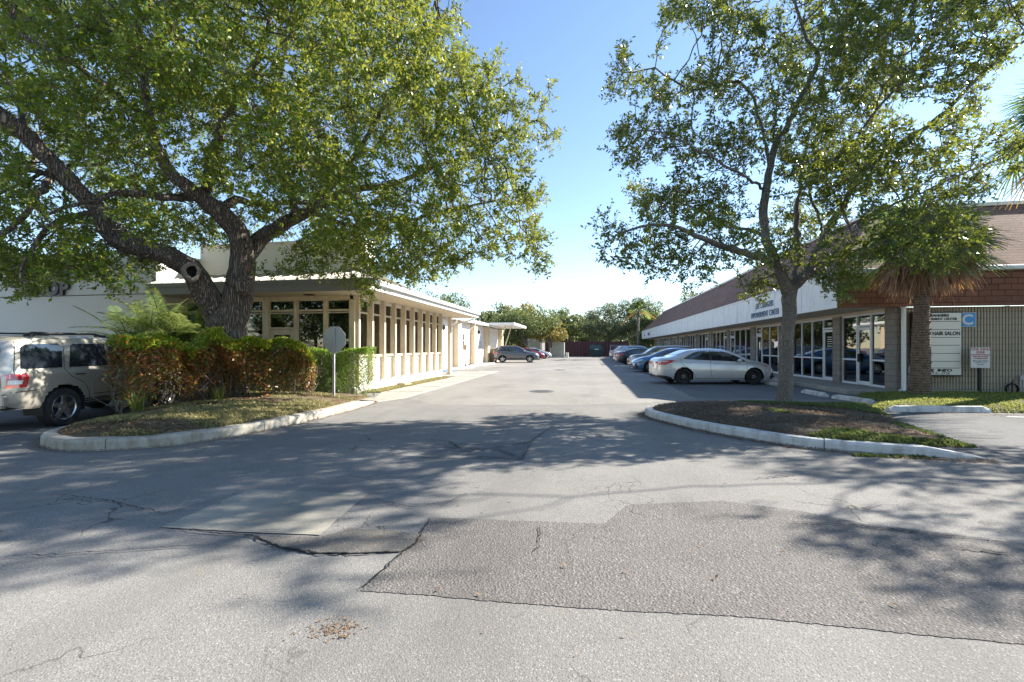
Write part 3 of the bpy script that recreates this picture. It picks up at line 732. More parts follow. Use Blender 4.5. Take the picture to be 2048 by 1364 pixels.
# pavements
m = MB(); m.prism([(-6.75, 13.9), (-6.2, 12.3), (-6.9, 11.95), (-5.75, 11.55), (-5.35, 12.6), (-5.4, 15), (-5.5, 22), (-5.55, 27.5), (-6.7, 27.5), (-6.7, 21.5)], -.05, .03); tag(m.build('left_pavement', M['concrete'], bevel=.008), kind='structure')
for yy in (14.2, 16.2, 18.2, 20.2, 22.2, 24.4):
    m = MB(); m.box(-6.72, -5.45, yy, yy + .025, .031, .034); tag(m.build('pavement_joint', M['dark']), kind='structure')
m = MB(); m.prism([(-10.2, 22.3), (-6.72, 22.3), (-6.72, 27.0), (-9.35, 27.6), (-9.35, 52), (-10.2, 52)], -.05, .026); tag(m.build('rear_pavement', M['concrete'], bevel=.006), kind='structure')
gp = [(-7.42, 13.6), (-6.8, 14.0), (-6.74, 21.3), (-7.42, 21.6)]; outline_sheet('grass_strip_soil', gp, .02, M['lawn'])
x, y = rand_in(gp, 9000, 14); grass('strip_grass', x, y, np.full(len(x), .02), M['grass_dry'], .06, .008, 'yellow green grass strip under the side windows', 14)
m = MB(); m.prism([(8.12, 15.95), (9.7, 15.98), (9.7, 69.5), (8.12, 69.5)], -.05, .14); tag(m.build('right_walkway', M['concrete'], bevel=.015), kind='structure')
for k in range(12):
    yy = 20.8 + k * 2.7
    outline_sheet('parking_line', [(3.4, yy), (7.9, yy), (7.9, yy + .09), (3.4, yy + .09)], .008, M['line'])
outline_sheet('parking_line', [(8.9, 11.45), (11.2, 11.15), (11.2, 11.06), (8.9, 11.35)], .008, M['line'])
# ------------------------------------------------------------------ left office building
B = thing('office_building', 'cream and white single storey building with window walls and flat overhanging roof on the left', 'building', (-13.9, 13.5, 0))
XR = -7.5
m = MB(); m.box(-30, -13.9, 12.53, 25, 0, 3.25); m.box(-30, -13.9, 12.5, 25, 3.27, 4.63); m.box(-30.05, -13.88, 12.47, 25, 4.63, 4.70)
m.build('shop_wall', M['stucco'], B, bevel=.008)
m = MB(); m.box(-13.89, -7.7, 12.24, 13.6, 3.19, 3.23); m.box(-7.7, -6.33, 12.24, 25.15, 3.19, 3.23); m.build('soffit', M['soffit'], B)
m = MB(); m.box(-13.87, -6.3, 12.18, 12.24, 3.17, 3.44); m.box(-13.87, -6.27, 12.14, 12.19, 3.40, 3.52); m.build('front_fascia', M['fascia_grey'], B, bevel=.006)
m = MB(); m.box(-6.33, -6.27, 12.19, 25.2, 3.2, 3.36); m.box(-6.27, -6.14, 12.6, 25.22, 3.36, 3.50); m.box(-13, -6.3, 25.16, 25.2, 3.2, 3.5); m.build('gutter', M['white_trim'], B, bevel=.012)
m = MB()
m.add([(-13.88, 12.14, 3.525), (-6.22, 12.14, 3.525), (-7.5, 14.2, 4.1), (-13.88, 14.2, 4.1)], [(0, 1, 2, 3)])
m.add([(-6.22, 12.14, 3.525), (-6.22, 15.6, 3.525), (-7.5, 15.6, 4.1), (-7.5, 14.2, 4.1)], [(0, 1, 2, 3)])
m.add([(-6.22, 15.6, 3.525), (-7.5, 15.6, 3.525), (-7.5, 15.6, 4.1)], [(0, 1, 2)])
for i in range(18):
    xx = -13.7 + i * .43
    if xx < -6.4:
        xe = min(xx, -6.3); top = 14.2 if xx < -7.5 else 12.14 + (14.2 - 12.14) * (-6.22 - xx) / 1.28; f = (top - 12.14) / 2.06
        m.hexa([(xx - .015, 12.13, 3.53), (xx + .015, 12.13, 3.53), (xx + .015, top, 3.53 + .575 * f), (xx - .015, top, 3.53 + .575 * f)],
               [(xx - .012, 12.13, 3.565), (xx + .012, 12.13, 3.565), (xx + .012, top, 3.565 + .575 * f), (xx - .012, top, 3.565 + .575 * f)])
for i in range(7):
    yy = 12.6 + i * .45; f = 1 if yy > 14.2 else (yy - 12.14) / 2.06
    m.hexa([(-6.22, yy - .012, 3.53), (-6.22 - 1.28 * f, yy - .012, 3.53 + .575 * f), (-6.22 - 1.28 * f, yy + .012, 3.53 + .575 * f), (-6.22, yy + .012, 3.53)],
           [(-6.22, yy - .012, 3.565), (-6.22 - 1.28 * f, yy - .012, 3.565 + .575 * f), (-6.22 - 1.28 * f, yy + .012, 3.565 + .575 * f), (-6.22, yy + .012, 3.565)])
m.build('metal_roof', M['metal_roof'], B)
m = MB(); m.box(-13.88, -6.3, 15.62, 25.15, 3.42, 3.54); m.box(-13.88, -7.5, 14.9, 15.6, 3.3, 3.5); m.build('flat_roof', M['grey_roof'], B)
m = MB(); m.box(-13.87, -7.46, 14.15, 14.9, 3.55, 5.14); m.box(-13.87, -7.41, 14.10, 14.95, 5.14, 5.20); m.box(-13.87, -7.43, 14.12, 14.92, 4.08, 4.13); m.build('parapet', M['stucco'], B, bevel=.006)
m = MB(); m.box(-8.9, -8.62, 12.9, 13.1, 3.16, 3.188); m.build('soffit_light', M['lamp'], B)
m = MB(); m.cylbox = None
m.box(-13.4, -7.56, 13.62, 13.66, -.02, 3.1) if False else None
m.box(-13.5, -7.9, 16.6, 16.7, 0, 3.2); m.box(-13.5, -7.62, 13.7, 21.9, 3.1, 3.18); m.box(-13.5, -7.62, 13.7, 21.9, .0, .02)
m.build('interior_wall', M['interior'], B)
# front window wall
m = MB(); Yf = 13.5
xs = [-13.86, -12.9, -11.75, -10.68, -9.57, -8.50, -7.55]
m.box(-13.88, -7.4, Yf - .04, Yf + .16, 3.07, 3.19)
m.box(-13.88, -7.4, Yf - .02, Yf + .16, 0, .1)
for i, xx in enumerate(xs):
    w = .11 if i == 3 else .055
    if i == 6: w = .09
    m.box(xx - w, xx + w, Yf - .05, Yf + .14, .1, 3.07)
m.build('front_posts', M['cream2'], B, bevel=.006)
for i in range(6):
    x0 = xs[i] + (.11 if i == 3 else .055); x1 = xs[i + 1] - (.11 if i + 1 == 3 else .055)
    if i == 5: x1 = xs[6] - .09
    door = i == 3
    rows = [(2.72, 3.07)] + ([(2.14, 2.66)] if door else [(.16, 2.66)])
    for (z0, z1) in rows:
        m = MB(); fw = .035
        m.box(x0, x1, Yf - .01, Yf + .07, z1 - fw, z1); m.box(x0, x1, Yf - .01, Yf + .07, z0 - .03, z0 + fw)
        m.box(x0, x0 + fw, Yf - .01, Yf + .07, z0 + fw, z1 - fw); m.box(x1 - fw, x1, Yf - .01, Yf + .07, z0 + fw, z1 - fw)
        w_ = m.build('window', M['cream2'], B, bevel=.003)
        m = MB(); m.box(x0 + fw, x1 - fw, Yf + .03, Yf + .037, z0 + fw, z1 - fw); m.build('pane', M['glass_dark'], w_)
    if door:
        m = MB(); m.box(x0, x0 + .17, Yf, Yf + .05, .1, 2.1); m.box(x1 - .17, x1, Yf, Yf + .05, .1, 2.1); m.box(x0 + .17, x1 - .17, Yf, Yf + .05, 1.92, 2.1); m.box(x0 + .17, x1 - .17, Yf, Yf + .05, .1, 1.56)
        d_ = m.build('door', M['cream2'], B, bevel=.004)
        m = MB(); m.box(x0 + .17, x1 - .17, Yf + .02, Yf + .027, 1.56, 1.92); m.build('pane', M['glass_side'], d_)
        m = MB(); m.tube([(x0 + .1, Yf - .01, 1.0), (x0 + .1, Yf - .06, 1.0)], .02, 8); m.box(x0 + .08, x0 + .2, Yf - .075, Yf - .055, .985, 1.015); m.build('handle', M['galv'], d_)
m = MB(); m.box(-8.40, -7.7, Yf + .35, Yf + .36, .1, 2.4); m.build('blind', M['blue_blind'], B)
# side window wall with fins
m = MB(); m.box(-7.62, XR + .07, 13.42, 22.2, 0, .22); m.box(-7.62, XR, 13.46, 22.18, .22, 1.2); m.box(-7.62, XR, 13.46, 22.18, 3.07, 3.19); m.box(-7.62, XR + .02, 22.1, 22.3, .22, 3.19)
m.box(-10.2, -7.62, 22.18, 22.3, 0, 3.19)
m.build('side_wall', M['stucco'], B, bevel=.006)
fy = [13.6 + .93 * k for k in range(10)]
m = MB()
for k, yy in enumerate(fy):
    m.box(XR - .02, XR + .15, yy - .055, yy + .055, .36 if k else .24, 3.185)
m.build('fins', M['cream2'], B, bevel=.006)
for k in range(9):
    y0, y1 = fy[k] + .055, fy[k + 1] - .055
    m = MB(); m.box(XR - .02, XR + .07, y0, y1, 1.18, 1.26); m.box(XR - .08, XR + .01, y0, y1, 2.64, 2.70)
    m.box(XR - .08, XR + .01, y0, y0 + .03, 1.26, 3.07); m.box(XR - .08, XR + .01, y1 - .03, y1, 1.26, 3.07)
    w_ = m.build('window', M['cream2'], B, bevel=.004)
    m = MB(); m.box(XR - .05, XR - .045, y0 + .03, y1 - .03, 1.26, 2.64); m.box(XR - .05, XR - .045, y0 + .03, y1 - .03, 2.7, 3.07); m.build('pane', M['glass_side'], w_)
    m = MB(); zt = [2.0, 1.95, 2.2, 2.6, 2.6, 1.9, 1.9, 2.1, 2.0][k]; m.box(XR - .12, XR - .115, y0 + .02, y1 - .02, 1.24, zt); m.build('blind', M['blind'], w_)
# porch post, downspout and lamps
m = MB(); m.box(-7.66, -7.52, 23.8, 23.94, .04, 3.19); m.box(-7.72, -7.46, 23.74, 24.0, .02, .12); m.build('porch_post', M['cream'], B, bevel=.006)
# rear wing
m = MB(); m.box(-20, -10.2, 25, 51, 0, 3.55); m.box(-10.3, -10.2, 22.3, 29.3, 0, 3.55); m.box(-10.3, -10.2, 22.31, 25, 0, 3.19); m.build('rear_wall', M['stucco'], B, bevel=.005)
for yy, w in ((33.0, .9), (38.0, .9), (43.2, .9), (50.3, .9)):
    m = MB(); m.box(-10.22, -9.78, yy, yy + w, 0, 3.55); m.build('pilaster', M['cream'], B, bevel=.008)
m = MB(); m.box(-20, -9.6, 25.25, 42.4, 3.58, 3.66); m.box(-9.62, -9.5, 25.25, 42.4, 3.56, 3.80); m.box(-20, -9.62, 25.25, 51, 3.66, 3.78); m.build('rear_roof', M['white_trim'], B, bevel=.008)
m = MB(); m.box(-10.2, -7.1, 42.5, 50.8, 3.74, 3.80); m.box(-7.16, -7.05, 42.45, 50.85, 3.66, 3.90); m.box(-9.5, -7.16, 42.42, 42.5, 3.66, 3.90); m.box(-10.2, -7.16, 50.8, 50.88, 3.66, 3.90)
cn = m.build('canopy', M['white_trim'], B, bevel=.008)
for yy in (43.6, 46.7):
    m = MB(); m.tube([(-9.25, yy, .05), (-8.05, yy, 3.74)], .065, 6); m.build('strut', M['cream2'], cn)
m = MB(); m.box(-10.19, -10.12, 29.4, 31.6, .05, 2.55); m.box(-10.19, -10.1, 29.3, 29.4, .05, 2.65); m.box(-10.19, -10.1, 31.6, 31.7, .05, 2.65); m.box(-10.19, -10.08, 29.3, 31.7, 2.55, 2.68)
for z in (.6, 1.1, 1.6, 2.1): m.box(-10.12, -10.105, 29.4, 31.6, z, z + .03)
m.build('garage_door', M['garage'], B)
for (ya, yb) in ((34.75, 35.15), (35.55, 35.95), (39.3, 39.8)):
    m = MB(); z0, z1 = 1.55, 2.6; m.box(-10.21, -10.15, ya - .05, yb + .05, z0 - .06, z0); m.box(-10.21, -10.15, ya - .05, yb + .05, z1, z1 + .06); m.box(-10.21, -10.16, ya - .05, ya, z0, z1); m.box(-10.21, -10.16, yb, yb + .05, z0, z1); m.box(-10.21, -10.165, ya, yb, (z0 + z1) / 2 - .03, (z0 + z1) / 2 + .03)
    w_ = m.build('window', M['white_trim'], B); m = MB(); m.box(-10.21, -10.185, ya, yb, z0, z1); m.build('pane', M['car_glass'], w_)
m = MB(); m.box(-10.2, -10.14, 41.2, 42.1, .05, 2.1); m.build('door', M['garage'], B)
m = MB(); m.box(-10.2, -9.3, 44.3, 45.6, .02, 1.35); m.build('stacked_crates_bin', M['stone'], None, bevel=.02)
tag(bpy.data.objects['stacked_crates_bin'], 'brown waste bin against the wall under the flat canopy', 'bin'); bpy.data.objects['stacked_crates_bin'].name = 'waste_bin'
m = MB(); m.box(-10.2, -9.2, 44.25, 45.65, 1.35, 1.47); m.build('lid', M['stucco'], bpy.data.objects['waste_bin'])
for (yy, z) in ((30.0, 3.0), (40.1, 3.0)):
    m = MB(); m.box(-10.2, -10.0, yy - .05, yy + .05, z, z + .05); m.lathe([(.02, 0), (.13, -.05), (.16, -.16), (.12, -.3), (.03, -.38)], (-9.95, yy, z + .08), 'z', 10); m.build('wall_lamp', M['lamp'], B)
for yy in (23.9 + 8, 37.4):
    m = MB(); m.tube([(-9.55, yy, 3.6), (-9.6, yy, 3.35), (-10.05, yy + .1, 3.1), (-10.12, yy + .1, 2.9)], .05, 6); m.build('downspout', M['white_trim'], B)
m = MB(); m.tube([(-6.5, 24.9, 3.3), (-6.5, 24.9, 3.1), (-7.5, 23.95, 2.7), (-7.5, 23.95, .1)], .045, 6); m.build('downspout', M['white_trim'], B)
# lettering on the shop wall
s1 = text_obj('lettering', 'yogurt', .88, M['letter_brown'], (-19.72, 12.44, 3.80), (1, 0, 0), (0, 0, 1), B, .03, .030, space=1.06, sx=1.22)
s2 = text_obj('lettering', 'SHOP', .60, M['letter_brown'], (-19.12, 12.44, 3.30), (1, 0, 0), (0, 0, 1), B, .03, .030, space=1.12, sx=1.12)

# bits along the left building
def wheel_stop(name, label, p, q, mat, group=None, w=.075, h=.13):
    a = Vector((p[0], p[1], 0)); b_ = Vector((q[0], q[1], 0)); c = (a + b_) / 2; L = (b_ - a).length; an = math.atan2(b_.y - a.y, b_.x - a.x)
    m = MB(); hl = L / 2; vs = []
    prof = [(-w, 0), (-w * .85, h * .55), (-w * .5, h), (w * .5, h), (w * .85, h * .55), (w, 0)]
    xs_ = [(-hl, .55), (-hl + .14, 1), (hl - .14, 1), (hl, .55)]
    for x, s in xs_: vs += [(x, y, z * s) for y, z in prof]
    fs = []
    for i in range(3):
        for k in range(5): fs.append((i * 6 + k, i * 6 + k + 1, (i + 1) * 6 + k + 1, (i + 1) * 6 + k))
    fs += [tuple(range(6)), tuple(range(23, 17, -1))]; m.add(vs, fs)
    o = m.build(name, mat, local=True, bevel=.012); o.location = (c.x, c.y, .012); o.rotation_euler = (0, 0, an); tag(o, label, 'wheel stop', group); return o
WG = 'concrete wheel stops'
wheel_stop('wheel_stop', 'white wheel stop beside the walkway, just right of the young oak trunk', (6.95, 16.2), (7.0, 14.85), M['white_curb'], WG)
wheel_stop('wheel_stop', 'chipped white wheel stop by the corner of the walkway, nearest the lawn', (7.05, 14.55), (7.35, 13.15), M['white_curb'], WG)
wheel_stop('wheel_stop', 'long white wheel stop lying across the edge of the lawn', (6.85, 11.78), (9.05, 12.05), M['white_curb'], WG, .085, .14)
wheel_stop('wheel_stop', 'white wheel stop at the front tyre of the silver sedan', (7.15, 19.9), (7.2, 18.2), M['white_curb'], WG)
wheel_stop('wheel_stop', 'pale wheel stop lying across the shade between the blue and the dark sedans', (1.95, 36.2), (3.7, 36.1), M['white_curb'], WG)
wheel_stop('wheel_stop', 'blue painted wheel stop behind the porch post', (-9.0, 25.6), (-8.1, 26.7), M['blue_curb'], WG)
for p, q, l in [((-9.2, 28.6), (-8.2, 29.9), 'white wheel stop nearest the white porch post in the row along the left wall'), ((-9.0, 30.4), (-8.2, 31.7), 'white wheel stop second from the porch post in the row along the left wall'), ((-9.2, 33.2), (-8.6, 34.6), 'white wheel stop third from the porch post in the row along the left wall'),
                ((-8.9, 36.0), (-8.5, 37.4), 'white wheel stop fourth from the porch post along the left wall'), ((-8.8, 38.4), (-8.4, 39.9), 'white wheel stop just left of the grey crossover')]:
    wheel_stop('wheel_stop', l, p, q, M['white_curb'], WG)
m = MB(); m.prism([(-7.35, 16.4), (-6.95, 16.25), (-6.85, 16.75), (-7.3, 16.9)], .02, .13); tag(m.build('splash_block', M['stone'], bevel=.03, seg=2), 'tan splash block on the grass strip below the side windows', 'splash block')
# wire rack with wheels by the wall
t = thing('wire_cart', 'rusty wire rack cart standing against the white rear wall', 'cart', (-10.0, 35.2, 0))
m = MB()
for dy in (-.55, .55):
    for dx in (0, .35): m.tube([(-10.0 + dx, 35.2 + dy, .12), (-10.0 + dx * .8, 35.2 + dy * .95, 1.5)], .018, 5)
for z in (.25, .6, .95, 1.3):
    m.tube([(-10, 34.67, z), (-10, 35.73, z)], .014, 4); m.tube([(-9.68, 34.67, z), (-9.68, 35.73, z)], .014, 4)
    for k in range(6): m.tube([(-10, 34.7 + k * .2, z), (-9.68, 34.7 + k * .2, z)], .008, 4)
m.tube([(-9.7, 34.7, .15), (-9.7, 35.7, 1.4)], .016, 4); m.build('frame', M['iron'], t)
m = MB(); m.box(-9.98, -9.7, 34.95, 35.4, 1.32, 1.75); m.build('box', M['stone'], t, bevel=.01)
for dy in (-.5, .5):
    m = MB(); m.lathe([(.0, -.02), (.07, -.02), (.07, .02), (0, .02)], (-9.68, 35.2 + dy, .10), 'y', 10); m.build('wheel', M['tyre'], t)

# ------------------------------------------------------------------ right strip building
R_ = thing('strip_building', 'long single storey shop row with brown shingle mansard roof and white fascia on the right', 'building', (9.6, 16.1, 0))
XE, XF, YN, YF = 7.8, 9.6, 15.9, 69.5
m = MB(); m.box(XE, XE + .06, YN, YF, 2.77, 3.86); m.box(XE - .03, XE + .06, YN, YF, 3.86, 3.93)
fw = m.build('white_fascia', M['fascia_white'], R_, bevel=.004)
for k in range(22):
    m = MB(); m.box(XE - .004, XE, YN + 2.44 * (k + 1), YN + 2.44 * (k + 1) + .012, 2.78, 3.85); m.build('panel_joint', M['interior'], fw)
m = MB(); m.box(XE + .06, XF + .2, YN + .03, YF, 2.785, 2.83); m.build('soffit', M['tan_fascia'], R_)
m = MB(); m.box(XF - .02, XF + .12, 16.62, YF - .3, 2.70, 2.785); m.build('window_head_band', M['tan_fascia'], R_)
m = MB(); m.box(XE + .001, 34, YN - .05, YN + .05, 2.77, 3.84); m.build('shingle_fascia', M['shingle_v'], R_)
m = MB(); m.box(XE - .05, 34, YN - .17, YN - .04, 3.84, 3.97); m.box(XE - .05, 34, YN - .05, YN + .02, 3.97, 4.0); m.build('gutter', M['white_trim'], R_, bevel=.02)
rd = 2.6
m = MB(); m.add([(XE, YN, 3.93), (XE, YF, 3.93), (XE + rd, YF - rd, 6.5), (XE + rd, YN + rd, 6.5)], [(0, 3, 2, 1)]); m.add([(XE, YF, 3.93), (34, YF, 3.93), (34, YF - rd, 6.5), (XE + rd, YF - rd, 6.5)], [(0, 3, 2, 1)]); m.build('side_roof', M['shingle'], R_)
m = MB(); m.add([(XE, YN - .02, 3.97), (XE + rd, YN + rd, 6.5), (34, YN + rd, 6.5), (34, YN - .02, 3.97)], [(0, 1, 2, 3)]); m.build('end_roof', M['shingle2'], R_)
m = MB(); m.box(XE + rd - .06, XE + rd + .1, YN + rd - .05, YF - rd, 6.5, 6.62); m.box(XE + rd - .06, 34, YN + rd - .06, YN + rd + .1, 6.5, 6.62); m.box(XE + rd + .1, 34, YN + rd + .1, YF - rd, 6.4, 6.5); m.build('roof_coping', M['white_trim'], R_)
m = MB(); m.box(XF, 34, 16.12, 16.3, 0, 2.77)
x = XF + .02
m.build('end_wall', M['flute'], R_)
m = MB(); x = XF + .08
while x < 24: m.box(x, x + .056, 16.085, 16.125, .18, 2.76); x += .082
ribs = m.build('wall_ribs', M['flute'], R_)
m = MB(); m.box(XF + .05, 34, 16.04, 16.12, -.02, .18); m.build('wall_base', M['concrete'], R_, bevel=.01)
pil = [(16.08, 16.62), (19.29, 19.83), (23.6, 24.15), (28.35, 29.1), (33.29, 33.86), (37.8, 38.54), (42.34, 43.0), (47.0, 47.95), (51.05, 51.9), (55.4, 56.1), (59.8, 60.2), (63.4, 64.25), (67.2, 67.8), (69.0, 69.45)]
m = MB()
for a, c in pil[:-1]: pass
for k, (a, c) in enumerate(pil):
    m = MB(); m.box(XF - .04, XF + .28, a, c, .14, 2.70 if k else 2.77); m.build('block_pillar', M['block'], R_, bevel=.004)
m = MB(); m.box(XF + 3.2, XF + 3.3, 16.4, 69.4, 0, 2.8); m.box(XF + .3, XF + 3.2, 16.4, 69.4, .1, .14); m.box(XF + .2, XF + 3.2, 16.4, 69.4, 2.72, 2.78)
for k in (2, 3, 4, 5, 6, 7, 8, 9, 10, 11): m.box(XF + .35, XF + 3.2, pil[k][0] + .2, pil[k][0] + .3, .14, 2.72)
m.build('interior_wall', M['interior'], R_)
doors = {0: ('mid', 17.48, 18.32), 1: ('low', 19.83, 20.72), 2: ('high', 27.5, 28.35), 3: ('high', 32.35, 33.29), 4: ('low', 33.86, 34.75), 5: ('low', 39.2, 40.1), 6: ('low', 43.0, 43.9), 7: ('high', 50.15, 51.05), 8: ('low', 51.9, 52.8), 9: ('high', 58.9, 59.8), 10: ('low', 60.2, 61.1), 11: ('high', 66.3, 67.2)}
ex = {2: (24.15, 28.35)}
nums = {0: '1402', 1: '1404', 2: '1406', 3: '1408', 4: '1410', 5: '1412', 6: '1414'}
for k in range(12):
    y0, y1 = pil[k][1], pil[k + 1][0]; _, d0, d1 = doors[k]; f = .032
    segs = []
    if d0 - y0 > .3: segs.append((y0, d0))
    if y1 - d1 > .3: segs.append((d1, y1))
    for a, c in segs:
        n = max(1, round((c - a) / .97)); w = (c - a) / n
        m = MB()
        m.box(XF + .04, XF + .12, a, c, .15, .23); m.box(XF + .04, XF + .12, a, c, 2.62, 2.70); m.box(XF + .05, XF + .11, a, c, 1.03, 1.09)
        for j in range(n + 1): m.box(XF + .035, XF + .125, a + j * w - (f if j else 0), a + j * w + (f if j < n else 0), .15, 2.70)
        wn = m.build('window', M['frame_white'], R_, bevel=.003)
        for j in range(n):
            m = MB(); m.box(XF + .08, XF + .085, a + j * w + f, a + (j + 1) * w - f, .23, 1.03); m.box(XF + .08, XF + .085, a + j * w + f, a + (j + 1) * w - f, 1.09, 2.62); m.build('pane', M['glass_tint'], wn)
        m = MB(); q = a + .1
        rb = random.Random(k)
        while q < c - .1:
            if rb.random() < (.75 if k in (0, 1, 3, 5) else .5): m.box(XF + .2, XF + .215, q, q + .085, .2, 2.6)
            q += .1
        if m.v: m.build('blind', M['blue_blind'], wn)
    m = MB()
    m.box(XF + .03, XF + .13, d0, d0 + .035, .14, 2.7); m.box(XF + .03, XF + .13, d1 - .035, d1, .14, 2.7); m.box(XF + .03, XF + .13, d0 + .035, d1 - .035, 2.63, 2.7); m.box(XF + .03, XF + .13, d0 + .035, d1 - .035, 2.24, 2.31)
    m.box(XF + .05, XF + .11, d0 + .035, d0 + .10, .16, 2.22); m.box(XF + .05, XF + .11, d1 - .10, d1 - .035, .16, 2.22); m.box(XF + .05, XF + .11, d0 + .1, d1 - .1, 2.13, 2.22); m.box(XF + .05, XF + .11, d0 + .1, d1 - .1, .16, .30)
    dr = m.build('door', M['frame_white'], R_, bevel=.003)
    m = MB(); m.box(XF + .078, XF + .084, d0 + .1, d1 - .1, .30, 2.13); m.box(XF + .078, XF + .084, d0 + .035, d1 - .035, 2.31, 2.63); m.build('pane', M['glass_tint'], dr)
    m = MB(); hy = d1 - .13 if k % 2 == 0 else d0 + .13
    m.box(XF - .01, XF + .05, hy - .035, hy + .035, .98, 1.28); m.build('handle', M['frame_dark' if k < 2 else 'frame_white'], dr, bevel=.008)
    if k in nums:
        text_obj('street_number', nums[k], .17, M['sign_white'], (XF + .074, (d0 + d1) / 2 + .02, 2.41), (0, -1, 0), (0, 0, 1), dr, .002, .004, 'CENTER')
    if k in (1, 3):
        m = MB()
        for j in range(5): m.box(XF + .072, XF + .077, (d0 + d1) / 2 - .17, (d0 + d1) / 2 + .17, 1.55 + j * .09, 1.575 + j * .09)
        m.build('notice', M['sign_white'], dr)
m = MB(); m.box(XF + .05, XF + .11, pil[12][1], pil[13][0], .15, 2.7); m.build('end_panel', M['block'], R_)
# fascia lettering (reads towards the lane)
text_obj('lettering', 'LIFE CHANGERS', .36, M['letter_blue'], (XE - .015, 23.0, 3.30), (0, -1, 0), (0, 0, 1), R_, .006, .0, sx=.72, space=1.15)
text_obj('lettering', 'EMPOWERMENT CENTER', .36, M['letter_blue'], (XE - .015, 23.6, 2.90), (0, -1, 0), (0, 0, 1), R_, .006, .0, sx=.72, space=1.15)
text_obj('lettering', 'S & T', .42, M['letter_brown'], (XE - .03, 62.5, 3.15), (0, -1, 0), (0, 0, 1), R_, .02, .02)
for (a, z0, z1, w) in ((66.0, 3.1, 3.4, .6), (60.5, 3.0, 3.55, .3)):
    m = MB(); m.box(XE - .03, XE, a, a + w, z0, z1); m.build('shop_sign', M['letter_blue'], R_)
# corner downspout
m = MB(); m.tube([(9.72, 15.78, 3.88), (9.72, 15.93, 3.6), (9.72, 15.97, 2.8), (9.72, 15.97, .32), (9.70, 15.93, .2), (9.52, 15.78, .13)], [.06, .06, .062, .062, .062, .07], 10); m.build('downspout', M['white_trim'], R_, smooth=True)
# wall signs
t = thing('directory_sign', 'tall cream tenant directory board on the fluted wall behind the palm trunk', 'sign', (10.5, 16.0, .6))
m = MB(); m.box(9.93, 11.24, 15.86, 16.05, .62, 2.60); m.build('cabinet', M['frame_dark'], t, bevel=.01)
m = MB(); m.box(9.97, 11.20, 15.845, 15.862, .66, 2.56); m.build('panel', M['sign_cream'], t, bevel=.004)
m = MB()
rows = [2.30, 2.055, 1.81, 1.57, 1.32, 1.075, .87]
for z in rows: m.box(10.0, 11.16, 15.84, 15.846, z - .007, z + .007)
m.build('dividers', M['black'], t)
X0 = (1, 0, 0); Z0 = (0, 0, 1)
text_obj('lettering', 'LIFE  CHANGERS', .105, M['black'], (9.99, 15.843, 2.45), X0, Z0, t, .002, .006, sx=1.12)
text_obj('lettering', 'EMPOWERMENT CENTER', .098, M['black'], (9.99, 15.843, 2.345), X0, Z0, t, .002, .004, sx=.98)
text_obj('lettering', 'RA HAIR SALON', .155, M['black'], (10.22, 15.843, 1.88), X0, Z0, t, .002, .006, sx=.84)
text_obj('lettering', 'LEASE  INFO', .105, M['black'], (10.02, 15.843, .765), X0, Z0, t, .002, .006, sx=1.62)
text_obj('lettering', '561 - 6 9 6 - 3736', .115, M['black'], (10.05, 15.843, .675), X0, Z0, t, .002, .0, sx=1.0)
t = thing('letter_sign', 'blue sign with white letter C on the fluted wall', 'sign', (11.45, 16.0, 2.1))
m = MB(); m.box(11.25, 11.71, 16.02, 16.045, 2.13, 2.58); m.build('frame', M['sign_white'], t, bevel=.01)
m = MB(); m.box(11.27, 11.69, 16.012, 16.022, 2.15, 2.56); m.build('panel', M['sign_blue'], t)
text_obj('lettering', 'C', .44, M['sign_white'], (11.48, 16.01, 2.21), X0, Z0, t, .003, .012, 'CENTER')
t = thing('tow_sign', 'white and red tow away notice on a dark post before the fluted wall', 'sign', (11.6, 15.6, 0))
m = MB(); m.box(11.5, 11.57, 15.62, 15.68, 0, .9); m.build('post', M['wood_post'], t, bevel=.005)
m = MB(); m.box(11.27, 11.77, 15.60, 15.615, .89, 1.50); m.build('panel', M['sign_white'], t, bevel=.006)
yz = 15.597
text_obj('lettering', 'TOW AWAY', .10, M['red'], (11.52, yz, 1.41), X0, Z0, t, .0015, .002, 'CENTER', .95)
text_obj('lettering', '24       ZONE       HR', .062, M['red'], (11.52, yz, 1.335), X0, Z0, t, .0015, .001, 'CENTER', .82) if False else text_obj('lettering', 'ZONE', .095, M['red'], (11.52, yz, 1.325), X0, Z0, t, .0015, .002, 'CENTER', .85)
for i, s in enumerate(['UNAUTHORIZED VEHICLES OR', 'VESSELS WILL BE TOWED', "AT OWNER'S EXPENSE"]):
    text_obj('lettering', s, .050, M['red'], (11.52, yz, 1.265 - i * .055), X0, Z0, t, .0015, .0008, 'CENTER', .70)
text_obj('lettering', "Mike's Garage & Wrecker", .042, M['black'], (11.52, yz, 1.085), X0, Z0, t, .0015, .001, 'CENTER', .9)
text_obj('lettering', '1500 Old Dixie Hwy', .035, M['black'], (11.52, yz, 1.035), X0, Z0, t, .0015, 0, 'CENTER')
text_obj('lettering', '582-3631', .045, M['black'], (11.52, yz, .975), X0, Z0, t, .0015, 0, 'CENTER')
